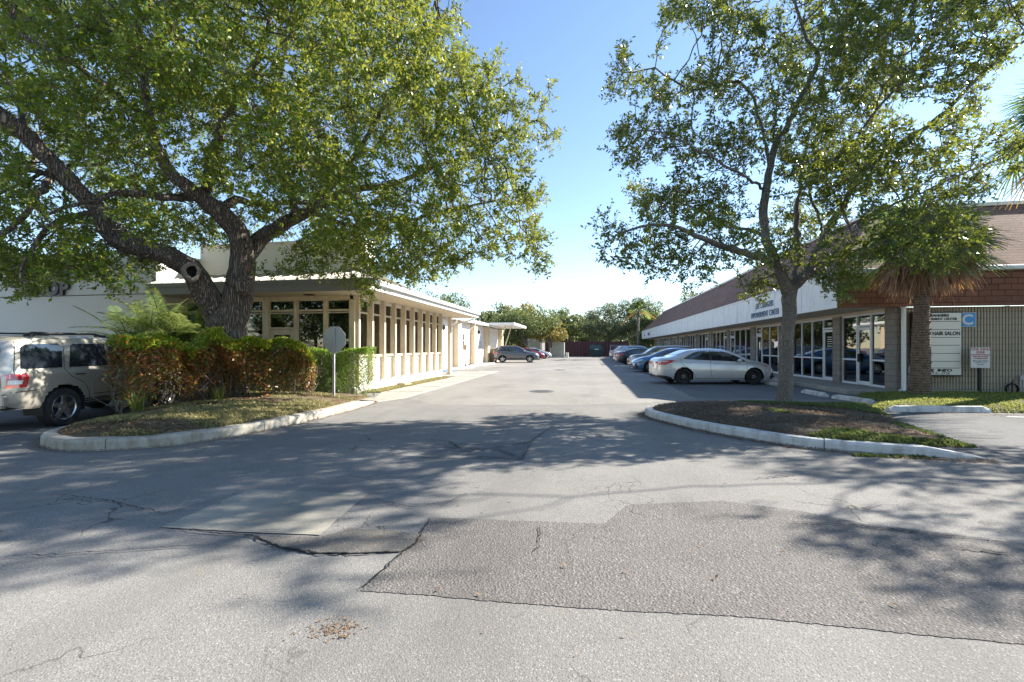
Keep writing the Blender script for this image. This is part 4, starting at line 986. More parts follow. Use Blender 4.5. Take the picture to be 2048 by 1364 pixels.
# electrical box and pipe
t = thing('electrical_box', 'small grey electrical box on two conduits at the foot of the fluted wall', 'electrical box', (12.85, 15.95, 0))
m = MB(); m.box(12.77, 12.93, 15.9, 16.0, .52, .66); m.build('box', M['galv'], t, bevel=.01)
for dx in (-.03, .04):
    m = MB(); m.tube([(12.85 + dx, 15.95, 0), (12.85 + dx, 15.95, .54)], .018, 8); m.build('conduit', M['galv'], t)
t = thing('hose_bib', 'dark tap and coiled hose against the fluted wall', 'tap', (12.6, 15.9, 0)); m = MB(); m.tube([(12.6, 15.95, 0), (12.6, 15.95, .45), (12.55, 15.85, .5), (12.5, 15.85, .42)], .02, 6)
for j in range(3): m.tube([(12.5 + .16 * math.cos(a), 15.86 - j * .03, .25 + .16 * math.sin(a)) for a in np.linspace(0, 6.28, 16)], .014, 5)
m.build('hose', M['black'], t)
m = MB(); m.box(9.86, 9.92, 15.98, 16.05, .75, .9); m.tube([(9.89, 16.02, .1), (9.89, 16.02, .76)], .015, 6); tag(m.build('junction_box', M['galv']), 'little grey junction box between the white downspout and the directory board', 'electrical box')
# stop sign seen from behind
t = thing('stop_sign', 'back of an octagonal sign on a thin metal post before the green hedge', 'sign', (-6.34, 10.44, .2))
m = MB(); m.box(-.028, .028, -.012, .0, 0, 1.82); m.box(-.028, -.018, -.03, -.012, 0, 1.82); m.box(.018, .028, -.03, -.012, 0, 1.82); po = m.build('post', M['galv'], t, local=True)
m = MB(); Ro = .33 / math.cos(PI / 8)
m.lathe([(Ro, 0), (Ro, .004)], (0, .01, 1.50), 'y', 8); n0 = len(m.v)
m.f.append(tuple(range(7, -1, -1))); m.f.append(tuple(range(8, 16))); m.m += [0, 0]
me_rot = PI / 8
m.v = [(v[0] * math.cos(me_rot) - (v[2] - 1.5) * math.sin(me_rot), v[1], 1.5 + v[0] * math.sin(me_rot) + (v[2] - 1.5) * math.cos(me_rot)) for v in m.v]
m.build('panel', [M['sign_back']], t, local=True)
m = MB(); m.lathe([(Ro * .98, .0045), (Ro * .98, .006)], (0, .01, 1.5), 'y', 8); m.f.append(tuple(range(8, 16))); m.m.append(0)
m.v = [(v[0] * math.cos(me_rot) - (v[2] - 1.5) * math.sin(me_rot), v[1], 1.5 + v[0] * math.sin(me_rot) + (v[2] - 1.5) * math.cos(me_rot)) for v in m.v]
m.build('red_face', M['red'], t, local=True)
m = MB(); m.lathe([(0, -.034), (.012, -.034), (.012, -.01)], (0, 0, 1.35), 'y', 8); m.lathe([(0, -.034), (.012, -.034), (.012, -.01)], (0, 0, 1.65), 'y', 8); m.build('bolts', M['galv'], po, local=True)
t.rotation_euler = (0, 0, rad(-2)); t.location = (-6.34, 10.44, .2); t.rotation_euler = (0, 0, TH * 0 + rad(-8))
# manhole
t = thing('manhole_cover', 'round cast iron manhole cover in the middle of the lane', 'manhole cover', (-1.58, 15.29, .01))
m = MB(); m.lathe([(.43, 0), (.43, .006), (.40, .012), (.33, .012)], (-1.58, 15.29, .004), 'z', 40); m.build('frame', M['iron'], t)
m = MB(); m.lathe([(.325, 0), (.325, .014), (0, .014)], (-1.58, 15.29, .004), 'z', 40)
for i in range(-4, 5):
    for j in range(-4, 5):
        if i * i + j * j < 17: m.box(-1.58 + i * .065 - .02, -1.58 + i * .065 + .02, 15.29 + j * .065 - .02, 15.29 + j * .065 + .02, .018, .026)
m.build('lid', M['iron'], t)
t2 = thing('manhole_cover', 'distant round manhole cover far down the lane', 'manhole cover', (-1.9, 30.0, .01))
for ch in t.children:
    c = ch.copy(); COL.objects.link(c); c.parent = t2
for q in (t, t2): q['group'] = 'manhole covers in the lane'
# far end: maroon fence, dumpster, steel box, gate
F_ = thing('corrugated_fence', 'maroon corrugated metal fence closing the far end of the lane', 'fence', (-2, 77, 0))
m = MB(); x = -12.0
while x < 6.0:
    m.hexa([(x, 77, 0), (x + .12, 77, 0), (x + .12, 77.03, 0), (x, 77.03, 0)], [(x, 77, 2.55), (x + .12, 77, 2.55), (x + .12, 77.03, 2.55), (x, 77.03, 2.55)])
    m.hexa([(x + .12, 77, 0), (x + .2, 76.9, 0), (x + .2, 76.93, 0), (x + .12, 77.03, 0)], [(x + .12, 77, 2.55), (x + .2, 76.9, 2.55), (x + .2, 76.93, 2.55), (x + .12, 77.03, 2.55)])
    m.box(x + .2, x + .38, 76.9, 76.93, 0, 2.55)
    m.hexa([(x + .38, 76.9, 0), (x + .46, 77, 0), (x + .46, 77.03, 0), (x + .38, 76.93, 0)], [(x + .38, 76.9, 2.55), (x + .46, 77, 2.55), (x + .46, 77.03, 2.55), (x + .38, 76.93, 2.55)]); x += .46
m.build('sheets', M['maroon'], F_)
m = MB()
for x in (-12, -8, -4, 0, 3, 6): m.box(x, x + .1, 77.05, 77.15, 0, 2.6)
m.build('posts', M['maroon'], F_)
t = thing('dumpster', 'dark green front load dumpster against the maroon fence', 'dumpster', (1.1, 74, 0), rad(6))
m = MB(); vs = [(-1, -.8, .15), (1, -.8, .15), (1.08, -.9, 1.1), (-1.08, -.9, 1.1), (-1, .7, .15), (1, .7, .15), (1.08, .8, 1.6), (-1.08, .8, 1.6)]
m.add(vs, [(0, 1, 2, 3), (4, 7, 6, 5), (0, 3, 7, 4), (1, 5, 6, 2), (0, 4, 5, 1)])
for x in (-.95, -.6, -.2, .2, .6, .95): m.hexa([(x - .03, -.86, .15), (x + .03, -.86, .15), (x + .03, -.8, .15), (x - .03, -.8, .15)], [(x - .03, -.97, 1.1), (x + .03, -.97, 1.1), (x + .03, -.9, 1.1), (x - .03, -.9, 1.1)])
m.box(-1.2, -1.05, -.5, .4, .7, .9); m.box(1.05, 1.2, -.5, .4, .7, .9); m.build('bin', M['dumpster'], t, local=True)
m = MB(); m.hexa([(-1.1, -.95, 1.1), (1.1, -.95, 1.1), (1.1, .82, 1.6), (-1.1, .82, 1.6)], [(-.95, -.7, 1.5), (.95, -.7, 1.5), (.8, .6, 1.95), (-.8, .6, 1.95)]); m.build('lid', M['dumpster'], t, local=True, bevel=.05)
m = MB(); m.box(-.3, .3, -.99, -.97, 1.15, 1.28); m.build('label', M['sign_white'], t, local=True)
t = thing('utility_box', 'pale grey steel utility enclosure beside the maroon fence', 'utility box', (-4.3, 66, 0))
m = MB(); m.box(-5.35, -3.55, 66, 67.2, .0, 2.25); m.build('body', M['shed'], t, bevel=.03)
for x in (-5.3, -4.42):
    m = MB(); m.box(x, x + .84, 65.97, 66.0, .15, 2.1); m.build('door', M['shed'], t, bevel=.01)
m = MB(); m.box(-5.5, -3.4, 65.7, 65.95, 0, .16); m.build('plinth', M['white_curb'], t)
t = thing('gas_tank_box', 'small white box by the utility enclosure', 'utility box', (-3.2, 66.5, 0)); m = MB(); m.box(-3.35, -2.95, 66.2, 66.6, 0, .7); m.box(-3.37, -2.93, 66.18, 66.62, .7, .76); m.build('body', M['stucco'], t, bevel=.02)
t = thing('chain_link_gate', 'open chain link gate panel at the far end of the lane', 'gate', (4.3, 72, 0))
m = MB()
for x in (3.3, 5.6): m.tube([(x, 72, 0), (x, 72, 1.9)], .04, 6)
m.tube([(3.3, 72, 1.85), (5.6, 72, 1.85)], .03, 6); m.tube([(3.3, 72, .15), (5.6, 72, .15)], .03, 6)
m.build('frame', M['galv'], t)
m = MB()
for i in range(24): x = 3.3 + i * .1; m.tube([(x, 72, .15), (min(x + .9, 5.6), 72, .15 + min(.9, 5.6 - x) * 1.9)], .008, 3); m.tube([(x, 72, 1.85), (min(x + .9, 5.6), 72, 1.85 - min(.9, 5.6 - x) * 1.9)], .008, 3)
m.build('mesh', M['galv'], t)
# ------------------------------------------------------------------ vehicles
def interp(pts, x):
    xs = [p[0] for p in pts]; return float(np.interp(x, xs, [p[1] for p in pts]))
def smooth_interp(pts, x):
    """monotone-ish smoothed profile"""
    s = 0; w = 0
    for k in (-2, -1, 0, 1, 2):
        g = (1, 3, 4, 3, 1)[k + 2]; s += g * interp(pts, x + k * .03); w += g
    return s / w
class Car:
    CAB = [(1, 0), (.97, .22), (.935, .5), (.88, .80), (.83, .92), (.72, .98), (.4, 1.0), (0, 1.0)]
    HOOD = [(1, 0), (.985, .30), (.955, .55), (.88, .76), (.74, .89), (.5, .96), (.25, .99), (0, 1)]
    SIDE = [(0, .93), (.07, .965), (.22, .985), (.42, .997), (.58, 1.0), (.72, .992), (.84, .982), (.93, .968), (1.0, .94)]
    def __init__(s, sp): s.sp = sp; s.L = sp['L']; s.W = sp['W'] / 2
    def sec(s, x):
        sp = s.sp; w = s.W * smooth_interp(sp['plan'], x); B = interp(sp['bottom'], x); S = smooth_interp(sp['belt'], x); T = max(smooth_interp(sp['top'], x), S + .012)
        c = min(1, max(0, (T - S - .05) / .3)); box = sp.get('boxy', 0)
        pts = [(w * f, B + (S - B) * z) for z, f in s.SIDE]
        for (a, b), (c_, d) in zip(s.CAB[1:], s.HOOD[1:]):
            a = a + (1 - a) * box * .35 if a > .6 else a
            pts.append((w * .94 * (a * c + c_ * (1 - c)), S + (T - S) * (b * c + d * (1 - c))))
        return pts
    def side_y(s, x, z):
        p = s.sec(x); zs = [q[1] for q in p]; ys = [q[0] for q in p]; return float(np.interp(z, zs, ys))
    def body(s):
        sp = s.sp; L = s.L; r = sp['tyre']; Ra = r + sp.get('arch', .055); xw = [sp['xr'], sp['xf']]
        n = 92; base = np.linspace(-1, 1, n); xs = (base * .75 + np.sin(base * PI / 2) * .25) * L / 2
        secs = []
        for x in xs:
            p = s.sec(x); q = []
            # refine the side rows
            for i in range(len(s.SIDE) - 1):
                for k in range(2): q.append(((p[i][0] * (2 - k) + p[i + 1][0] * k) / 2, (p[i][1] * (2 - k) + p[i + 1][1] * k) / 2))
            q += p[len(s.SIDE) - 1:]; secs.append(q)
        m_ = len(secs[0]); rows = m_; nside = (len(s.SIDE) - 1) * 2 + 1
        V, F = [], []
        for sg in (1, -1):
            off = len(V)
            vv = []
            for i, x in enumerate(xs):
                for j, (y, z) in enumerate(secs[i]):
                    X, Z = x, z
                    if j < nside + 1:
                        for cx in xw:
                            d = math.hypot(x - cx, z - r)
                            if d < Ra and d > 1e-6: X = cx + (x - cx) * Ra / d; Z = r + (z - r) * Ra / d
                    vv.append((X, y * sg, Z))
            V += vv
            for i in range(n - 1):
                for j in range(m_ - 1):
                    cx_ = (xs[i] + xs[i + 1]) / 2; cz = (secs[i][j][1] + secs[i][j + 1][1] + secs[i + 1][j][1] + secs[i + 1][j + 1][1]) / 4
                    if j < nside and any(math.hypot(cx_ - c, cz - r) < Ra for c in xw): continue
                    a = off + i * m_ + j; f = (a, a + m_, a + m_ + 1, a + 1); F.append(f if sg < 0 else f[::-1])
        half = n * m_
        for e, i in ((0, 0), (1, n - 1)):
            ring = [i * m_ + j for j in range(m_)] + [half + i * m_ + j for j in range(m_ - 2, -1, -1)]
            F.append(tuple(ring) if e == 0 else tuple(ring[::-1]))
        return V, F
    def patch(s, mb, poly, off=.005, sg=1, cuts=3, m=0):
        """polygon (x,z) laid on the side surface"""
        bm = bmesh.new(); vs = [bm.verts.new((x, 0, z)) for x, z in poly]; f = bm.faces.new(vs)
        bmesh.ops.triangulate(bm, faces=[f])
        bmesh.ops.subdivide_edges(bm, edges=bm.edges[:], cuts=cuts, use_grid_fill=True)
        bmesh.ops.triangulate(bm, faces=bm.faces[:])
        bm.verts.ensure_lookup_table(); bm.verts.index_update()
        vv = [(v.co.x, (s.side_y(v.co.x, v.co.z) + off) * sg, v.co.z) for v in bm.verts]
        mb.add(vv, [tuple(v.index for v in f.verts) for f in bm.faces], m); bm.free()
    def strip(s, mb, line, w, off=.003, sg=1, m=0):
        q = []
        for i in range(len(line) - 1):
            a, b = line[i], line[i + 1]; n = max(1, int(math.dist(a, b) / .08))
            for k in range(n): q.append((a[0] + (b[0] - a[0]) * k / n, a[1] + (b[1] - a[1]) * k / n))
        q.append(line[-1]); vv = []
        for i, p in enumerate(q):
            a = q[max(i - 1, 0)]; b = q[min(i + 1, len(q) - 1)]; dx, dz = b[0] - a[0], b[1] - a[1]; L = math.hypot(dx, dz) + 1e-9
            for t in (-w / 2, w / 2):
                X, Z = p[0] - dz / L * t, p[1] + dx / L * t; vv.append((X, (s.side_y(X, Z) + off) * sg, Z))
        mb.add(vv, [(2 * i, 2 * i + 1, 2 * i + 3, 2 * i + 2) for i in range(len(q) - 1)], m)
    def screen(s, mb, x0, x1, frac=.8, off=.007, nx=10, ny=8, m=0):
        """glass laid on the top surface between two stations"""
        V = []
        for i in range(nx + 1):
            x = x0 + (x1 - x0) * i / nx; p = s.sec(x); top = p[len(s.SIDE) - 1:]
            ys = [q[0] for q in top][::-1]; zs = [q[1] for q in top][::-1]; w = top[0][0]
            for j in range(-ny, ny + 1):
                y = w * frac * j / ny; V.append((x, y, float(np.interp(abs(y), ys, zs)) + off))
        k = 2 * ny + 1
        mb.add(V, [(i * k + j, i * k + j + 1, (i + 1) * k + j + 1, (i + 1) * k + j) for i in range(nx) for j in range(2 * ny)], m)

def wheel(parent, x, y, r, sg, style, w=.2):
    m = MB(); n = 36; hr = r * .68
    m.lathe([(hr, -w * .38 * sg), (hr + .012, -w / 2 * sg), (r - .03, -w / 2 * sg), (r - .006, -w * .4 * sg), (r, -w * .25 * sg), (r, w * .25 * sg), (r - .006, w * .4 * sg), (r - .03, w / 2 * sg), (hr + .014, w / 2 * sg), (hr, w * .4 * sg)], (x, y, r), 'y', n)
    ty = m.build('tyre', M['tyre'], parent, local=True, smooth=True)
    m = MB(); mat = M['rim_black'] if style == 'steel' else M['rim']
    o = w / 2 * sg
    m.lathe([(hr, -w * .4 * sg), (hr, o * .8), (hr * .96, o * .92), (hr * .90, o * .80), (hr * .88, o * .1)], (x, y, r), 'y', n)
    if style == 'steel':
        m.lathe([(hr * .9, o * .4), (hr * .72, o * .35), (hr * .55, o * .75), (hr * .35, o * .8), (hr * .3, o * .55), (.02, o * .55), (0, o * .55)], (x, y, r), 'y', n)
    else:
        ns = {'5': 5, '6': 6, '7': 7, '10': 10}[style]
        m.lathe([(hr * .26, o * .55), (hr * .24, o * .86), (hr * .1, o * .9), (0, o * .9)], (x, y, r), 'y', 20)
        for k in range(ns):
            a = 2 * PI * k / ns + .3; wd = hr * (1.15 / ns) * (.8 if ns > 6 else .95)
            def pt(rr, t, q): return (x + rr * math.cos(a) - t * math.sin(a), y + q, r + rr * math.sin(a) + t * math.cos(a))
            m.hexa([pt(hr * .15, -wd, o * .62), pt(hr * .15, wd, o * .62), pt(hr * .93, wd * .75, o * .62), pt(hr * .93, -wd * .75, o * .62)],
                   [pt(hr * .15, -wd * .8, o * .9), pt(hr * .15, wd * .8, o * .9), pt(hr * .93, wd * .6, o * .84), pt(hr * .93, -wd * .6, o * .84)])
    m.build('rim', mat, ty, local=True, smooth=True)
    m = MB(); m.lathe([(hr * .88, o * .12), (0, o * .12)], (x, y, r), 'y', n); m.build('brake_disc', M['plastic'], ty, local=True)
    if style == 'steel':
        m = MB()
        for k in range(5):
            a = 2 * PI * k / 5; m.lathe([(.013, o * .5), (.013, o * .72), (0, o * .74)], (x + hr * .24 * math.cos(a), y, r + hr * .24 * math.sin(a)), 'y', 6)
        m.build('lug_nuts', M['rim'], ty, local=True)
    return ty

def build_car(sp, name, label, cat, loc, rz, paint, group, sides=(1, -1), glass='car_glass'):
    c = Car(sp); t = thing(name, label, cat, loc, rz, group); pm = M[paint]
    V, F = c.body(); m = MB(); m.add(V, F)
    bo = m.build('body', pm, t, local=True, smooth=True)
    L2, W = c.L / 2, c.W; r = sp['tyre']; Ra = r + .055
    # underside and arch liners
    m = MB(); B = min(p[1] for p in sp['bottom'])
    m.box(sp['xr'] + Ra, sp['xf'] - Ra, -W * .93, W * .93, B + .0, B + .12); m.box(-L2 + .12, sp['xr'] - Ra, -W * .8, W * .8, B + .06, B + .2); m.box(sp['xf'] + Ra, L2 - .15, -W * .78, W * .78, B + .02, B + .16)
    m.box(-L2 + .3, L2 - .3, -W * .5, W * .5, B + .02, B + .3)
    for cx in (sp['xr'], sp['xf']):
        for sg in (1, -1):
            arc = [(cx + (Ra + .004) * math.cos(a), r + (Ra + .004) * math.sin(a)) for a in np.linspace(-.25, PI + .25, 20)]
            y0, y1 = (W * .93 - .30) * sg, (c.side_y(cx, r + Ra) - .012) * sg
            m.add([(x, y0, z) for x, z in arc] + [(x, y1, z) for x, z in arc], [(i, i + 1, 21 + i, 20 + i) for i in range(19)] + [tuple(range(20))])
    m.build('underbody', M['plastic'], t, local=True)
    # side glass
    for sg in sides:
        for poly in sp['glass']:
            m = MB(); c.patch(m, poly, .004, sg, 3); m.build('window', M[glass], t, local=True, smooth='all')
    if 'ws' in sp:
        m = MB(); c.screen(m, sp['ws'][0], sp['ws'][1], .84); m.build('windscreen', M['car_glass_light' if glass == 'car_glass_light' else 'car_glass'], t, local=True, smooth='all')
    if 'rw' in sp:
        m = MB(); c.screen(m, sp['rw'][0], sp['rw'][1], .80); m.build('rear_window', M['car_glass'], t, local=True, smooth='all')
    for sg in sides:
        for ln in sp.get('gaps', []):
            m = MB(); c.strip(m, ln, .012, .0025, sg); m.build('panel_gap', M['black'], bo, local=True)
    if sp.get('pillar'):
        m = MB()
        for sg in sides:
            for ln in sp['pillar']: c.strip(m, ln, .05, .0065, sg)
        m.build('window_pillar', M['plastic'], t, local=True)
    if sp.get('clad'):
        m = MB()
        for sg in sides:
            for ln, w in sp['clad']: c.strip(m, ln, w, .007, sg)
        m.build('trim', M['plastic'], t, local=True, smooth='all')
    for sg in sides:
        for (hx, hz) in sp.get('handles', []):
            m = MB(); y = c.side_y(hx, hz); m.tube([(hx - .09, sg * (y + .0), hz), (hx - .075, sg * (y + .035), hz), (hx + .075, sg * (y + .035), hz), (hx + .09, sg * y, hz)], .013, 6); m.build('door_handle', M[sp.get('hmat', paint)], t, local=True, smooth=True)
        if 'mirror' in sp:
            mx, mz = sp['mirror']; y = c.side_y(mx, mz); m = MB()
            bm = bmesh.new(); bmesh.ops.create_icosphere(bm, subdivisions=2, radius=1); vv = [(mx + v.co.x * .075 - (.03 if v.co.x < 0 else 0), sg * (y + .10 + v.co.y * .10), mz + .05 + v.co.z * .072) for v in bm.verts]; bm.verts.index_update(); m.add(vv, [tuple(v.index for v in f.verts) for f in bm.faces]); bm.free()
            mm = m.build('mirror', pm, t, local=True, smooth='all')
        for poly in sp['tail']:
            m = MB(); c.patch(m, poly, .007, sg, 2); m.build('tail_light', M['red_lens'], t, local=True, smooth='all')
        for poly in sp.get('tail_clear', []):
            m = MB(); c.patch(m, poly, .010, sg, 2); m.build('reversing_light', M['clear_lens'], t, local=True, smooth='all')
        for poly in sp['headp']:
            m = MB(); c.patch(m, poly, .006, sg, 2); m.build('headlight', M['head'], t, local=True, smooth='all')
        for poly in sp.get('amber', []):
            m = MB(); c.patch(m, poly, .010, sg, 2); m.build('indicator', M['amber'], t, local=True)
    # end faces: lights, plate, grille
    rb, rt = sp.get('tailface', (.78, .95)); ye = c.sec(-L2)[6][0]
    for sg in (1, -1):
        m = MB(); m.box(-L2 - .012, -L2 + .01, sg * ye * .62, sg * ye * .99, rb, rt); m.build('tail_light', M['red_lens'], t, local=True, bevel=.006)
        hb, ht = sp.get('headface', (.60, .74)); yf = c.sec(L2)[6][0]
        m = MB(); m.box(L2 - .01, L2 + .012, sg * yf * .55, sg * yf * .99, hb, ht); m.build('headlight', M['head'], t, local=True, bevel=.006)
    m = MB(); m.box(-L2 - .01, -L2 + .005, -.16, .16, rb - .10, rb + .05); m.build('plate', M['sign_white'], t, local=True, bevel=.004)
    m = MB(); m.box(L2 - .01, L2 + .01, -W * .45, W * .45, sp.get('gz', .50), sp.get('gz', .50) + .12); m.box(L2 - .01, L2 + .012, -W * .6, W * .6, .27, .36); m.build('grille', M['plastic'], t, local=True, bevel=.006)
    if sp.get('bumper'):
        for sg in sides:
            for poly in sp['bumper']:
                m = MB(); c.patch(m, poly, .006, sg, 2); m.build('bumper_insert', M['plastic'], t, local=True, smooth='all')
    for cx in (sp['xr'], sp['xf']):
        for sg in (1, -1):
            wheel(t, cx, sg * (c.side_y(cx, r + Ra) - .125), r, sg, sp['wheel'], sp.get('tw', .21))
    return t, c

SEDAN = dict(L=4.75, W=1.78, tyre=.325, xr=-1.39, xf=1.41, wheel='steel', arch=.05,
    top=[(-2.375, .90), (-2.33, 1.03), (-2.2, 1.085), (-1.85, 1.12), (-1.5, 1.24), (-1.1, 1.385), (-.7, 1.448), (-.2, 1.462), (.25, 1.435), (.6, 1.34), (1.0, 1.17), (1.3, 1.03), (1.45, .985), (1.9, .90), (2.15, .80), (2.3, .68), (2.375, .55)],
    belt=[(-2.375, .86), (-2.2, .98), (-1.6, .99), (-1.0, .965), (.0, .915), (.8, .875), (1.2, .87), (1.6, .83), (2.0, .75), (2.25, .62), (2.375, .50)],
    bottom=[(-2.375, .36), (-2.1, .26), (-1.7, .21), (-1.0, .19), (1.0, .19), (1.8, .19), (2.2, .20), (2.375, .25)],
    plan=[(-2.375, .66), (-2.32, .80), (-2.2, .90), (-1.9, .97), (-1.3, 1.0), (.5, 1.0), (1.4, 1.0), (1.8, .965), (2.1, .87), (2.28, .70), (2.375, .50)],
    glass=[[(-1.42, 1.045), (-1.2, 1.175), (-.98, 1.29), (-.75, 1.345), (-.42, 1.37), (-.33, 1.372), (-.33, .985), (-.75, 1.0), (-1.15, 1.02)],
           [(-.27, 1.372), (.1, 1.355), (.4, 1.29), (.72, 1.16), (1.05, .985), (1.1, .93), (.75, .935), (.2, .96), (-.27, .98)]],
    pillar=[[(-.30, .98), (-.30, 1.37)]], ws=(.32, 1.36), rw=(-1.62, -.98),
    gaps=[[(-1.48, 1.06), (-1.52, .95), (-1.43, .8), (-1.20, .66), (-1.03, .5), (-.95, .32), (-.9, .27)], [(-.32, .98), (-.33, .6), (-.27, .27)], [(1.12, .95), (1.13, .6), (1.08, .28)], [(-.95, .26), (1.08, .26)], [(-2.28, .72), (-1.95, .70), (-1.75, .66)], [(1.1, .90), (1.6, .86), (1.85, .78)], [(1.85, .60), (1.92, .42), (1.86, .30)]],
    handles=[(-1.15, .885), (-.12, .86)], mirror=(.83, .93),
    tail=[[(-2.34, .80), (-2.30, .97), (-1.98, .995), (-1.72, .98), (-1.95, .87), (-2.12, .79)]], tail_clear=[[(-2.34, .90), (-2.30, .955), (-2.05, .965), (-1.95, .945), (-2.15, .91)]],
    headp=[[(1.82, .80), (1.98, .795), (2.18, .70), (2.3, .60), (2.24, .585), (2.05, .67)]], amber=[[(1.80, .80), (1.9, .80), (2.02, .745), (1.93, .73)]],
    bumper=[[(-2.36, .38), (-2.34, .30), (-2.1, .25), (-1.85, .23), (-1.88, .29), (-2.1, .36)], [(2.05, .26), (2.2, .50), (2.27, .50), (2.3, .28)]], tailface=(.80, .93), headface=(.52, .6), gz=.38)
def shift(sp, **k): d = dict(sp); d.update(k); return d
SEDAN2 = shift(SEDAN, wheel='10', L=4.75, tyre=.34,
    top=[(-2.375, .92), (-2.33, 1.05), (-2.15, 1.11), (-1.8, 1.17), (-1.3, 1.32), (-.9, 1.42), (-.4, 1.475), (.0, 1.47), (.4, 1.40), (.8, 1.26), (1.2, 1.08), (1.42, 1.0), (1.8, .93), (2.1, .83), (2.3, .70), (2.375, .58)],
    belt=[(-2.375, .88), (-2.2, 1.0), (-1.4, 1.0), (-.3, .955), (.8, .90), (1.3, .885), (1.7, .84), (2.1, .74), (2.375, .54)],
    gaps=SEDAN['gaps'][:4], headp=[[(1.78, .78), (1.98, .80), (2.2, .74), (2.32, .66), (2.22, .62), (1.95, .68)]], amber=[], tail_clear=[])
SUVF = dict(L=4.44, W=1.81, tyre=.365, xr=-1.27, xf=1.35, wheel='5', arch=.06, boxy=.9,
    top=[(-2.22, 1.15), (-2.18, 1.42), (-2.08, 1.62), (-1.9, 1.70), (-1.5, 1.725), (-.6, 1.735), (.1, 1.715), (.35, 1.66), (.65, 1.45), (.95, 1.20), (1.08, 1.11), (1.6, 1.06), (1.95, 1.0), (2.12, .90), (2.22, .72)],
    belt=[(-2.22, 1.05), (-2.0, 1.09), (-.5, 1.08), (.8, 1.05), (1.1, 1.03), (1.8, .96), (2.1, .84), (2.22, .66)],
    bottom=[(-2.22, .50), (-2.0, .42), (-1.8, .40), (-1.0, .40), (.9, .40), (1.9, .36), (2.22, .40)],
    plan=[(-2.22, .78), (-2.17, .88), (-2.0, .96), (-1.6, 1.0), (1.5, 1.0), (1.9, .96), (2.1, .86), (2.22, .7)],
    glass=[[(-2.0, 1.12), (-1.96, 1.50), (-1.88, 1.56), (-1.30, 1.575), (-1.24, 1.5), (-1.28, 1.12)], [(-1.14, 1.12), (-1.07, 1.53), (-1.0, 1.575), (-.30, 1.575), (-.26, 1.12)], [(-.19, 1.11), (-.22, 1.575), (.15, 1.565), (.38, 1.48), (.72, 1.18), (.76, 1.10)]],
    ws=(.36, 1.04), gaps=[[(-1.20, 1.6), (-1.24, 1.1), (-1.14, .95), (-.88, .80), (-.76, .6), (-.74, .43)], [(-.24, 1.6), (-.225, 1.1), (-.22, .43)], [(.9, 1.05), (.92, .45)], [(-2.02, 1.6), (-2.08, 1.1), (-2.1, .8)], [(-2.15, .72), (-1.75, .74)], [(-.66, .56), (.9, .56)]],
    handles=[(-.96, .98), (.02, .96)], hmat='plastic', mirror=(.72, 1.13),
    tail=[[(-2.2, .80), (-2.17, 1.03), (-1.93, 1.05), (-1.90, .98), (-1.96, .80)]], tail_clear=[[(-2.19, .86), (-2.17, .93), (-2.0, .93), (-2.02, .86)]], headp=[[(1.75, .92), (2.0, .93), (2.15, .84), (2.18, .72), (1.9, .74)]],
    clad=[([(-.86, .45), (.93, .45)], .07)], tailface=(.80, 1.03), headface=(.7, .84), gz=.66, tw=.235)
CROSS = dict(L=4.6, W=1.85, tyre=.355, xr=-1.34, xf=1.35, wheel='5', arch=.06, boxy=.35,
    top=[(-2.3, 1.05), (-2.22, 1.22), (-2.02, 1.42), (-1.8, 1.60), (-1.4, 1.68), (-.5, 1.705), (.1, 1.67), (.5, 1.52), (.95, 1.25), (1.2, 1.12), (1.7, 1.06), (2.05, .98), (2.22, .84), (2.3, .66)],
    belt=[(-2.3, .98), (-2.1, 1.13), (-1.2, 1.09), (.4, 1.0), (1.1, .98), (1.7, .93), (2.1, .84), (2.3, .6)],
    bottom=[(-2.3, .48), (-2.0, .34), (-1, .26), (1, .26), (2, .26), (2.3, .34)],
    plan=[(-2.3, .74), (-2.2, .88), (-1.9, .97), (-1.4, 1.0), (1.4, 1.0), (1.9, .95), (2.15, .84), (2.3, .62)],
    glass=[[(-1.72, 1.20), (-1.45, 1.40), (-1.25, 1.54), (-.95, 1.56), (-.92, 1.16)], [(-.85, 1.57), (-.25, 1.57), (-.22, 1.10), (-.85, 1.14)], [(-.17, 1.57), (.1, 1.55), (.45, 1.42), (.85, 1.16), (.9, 1.06), (-.14, 1.09)]],
    ws=(.2, 1.12), rw=(-2.16, -1.86), gaps=[[(-.20, 1.56), (-.2, .4)], [(-1.0, 1.15), (-1.02, .95), (-.86, .6), (-.82, .4)], [(.95, 1.0), (.97, .42)]],
    clad=[([(-.85, .36), (.88, .36)], .15)], handles=[(-.98, .98), (-.1, .96)], mirror=(.78, 1.08), pillar=[[(-.89, 1.13), (-.89, 1.56)], [(-.2, 1.09), (-.2, 1.56)]],
    tail=[[(-2.26, .93), (-2.2, 1.08), (-1.85, 1.06), (-1.82, .98), (-2.05, .93)]], headp=[[(1.85, .87), (2.0, .90), (2.2, .80), (2.24, .7), (2.02, .74)]], tailface=(.92, 1.03), headface=(.66, .78), gz=.5)
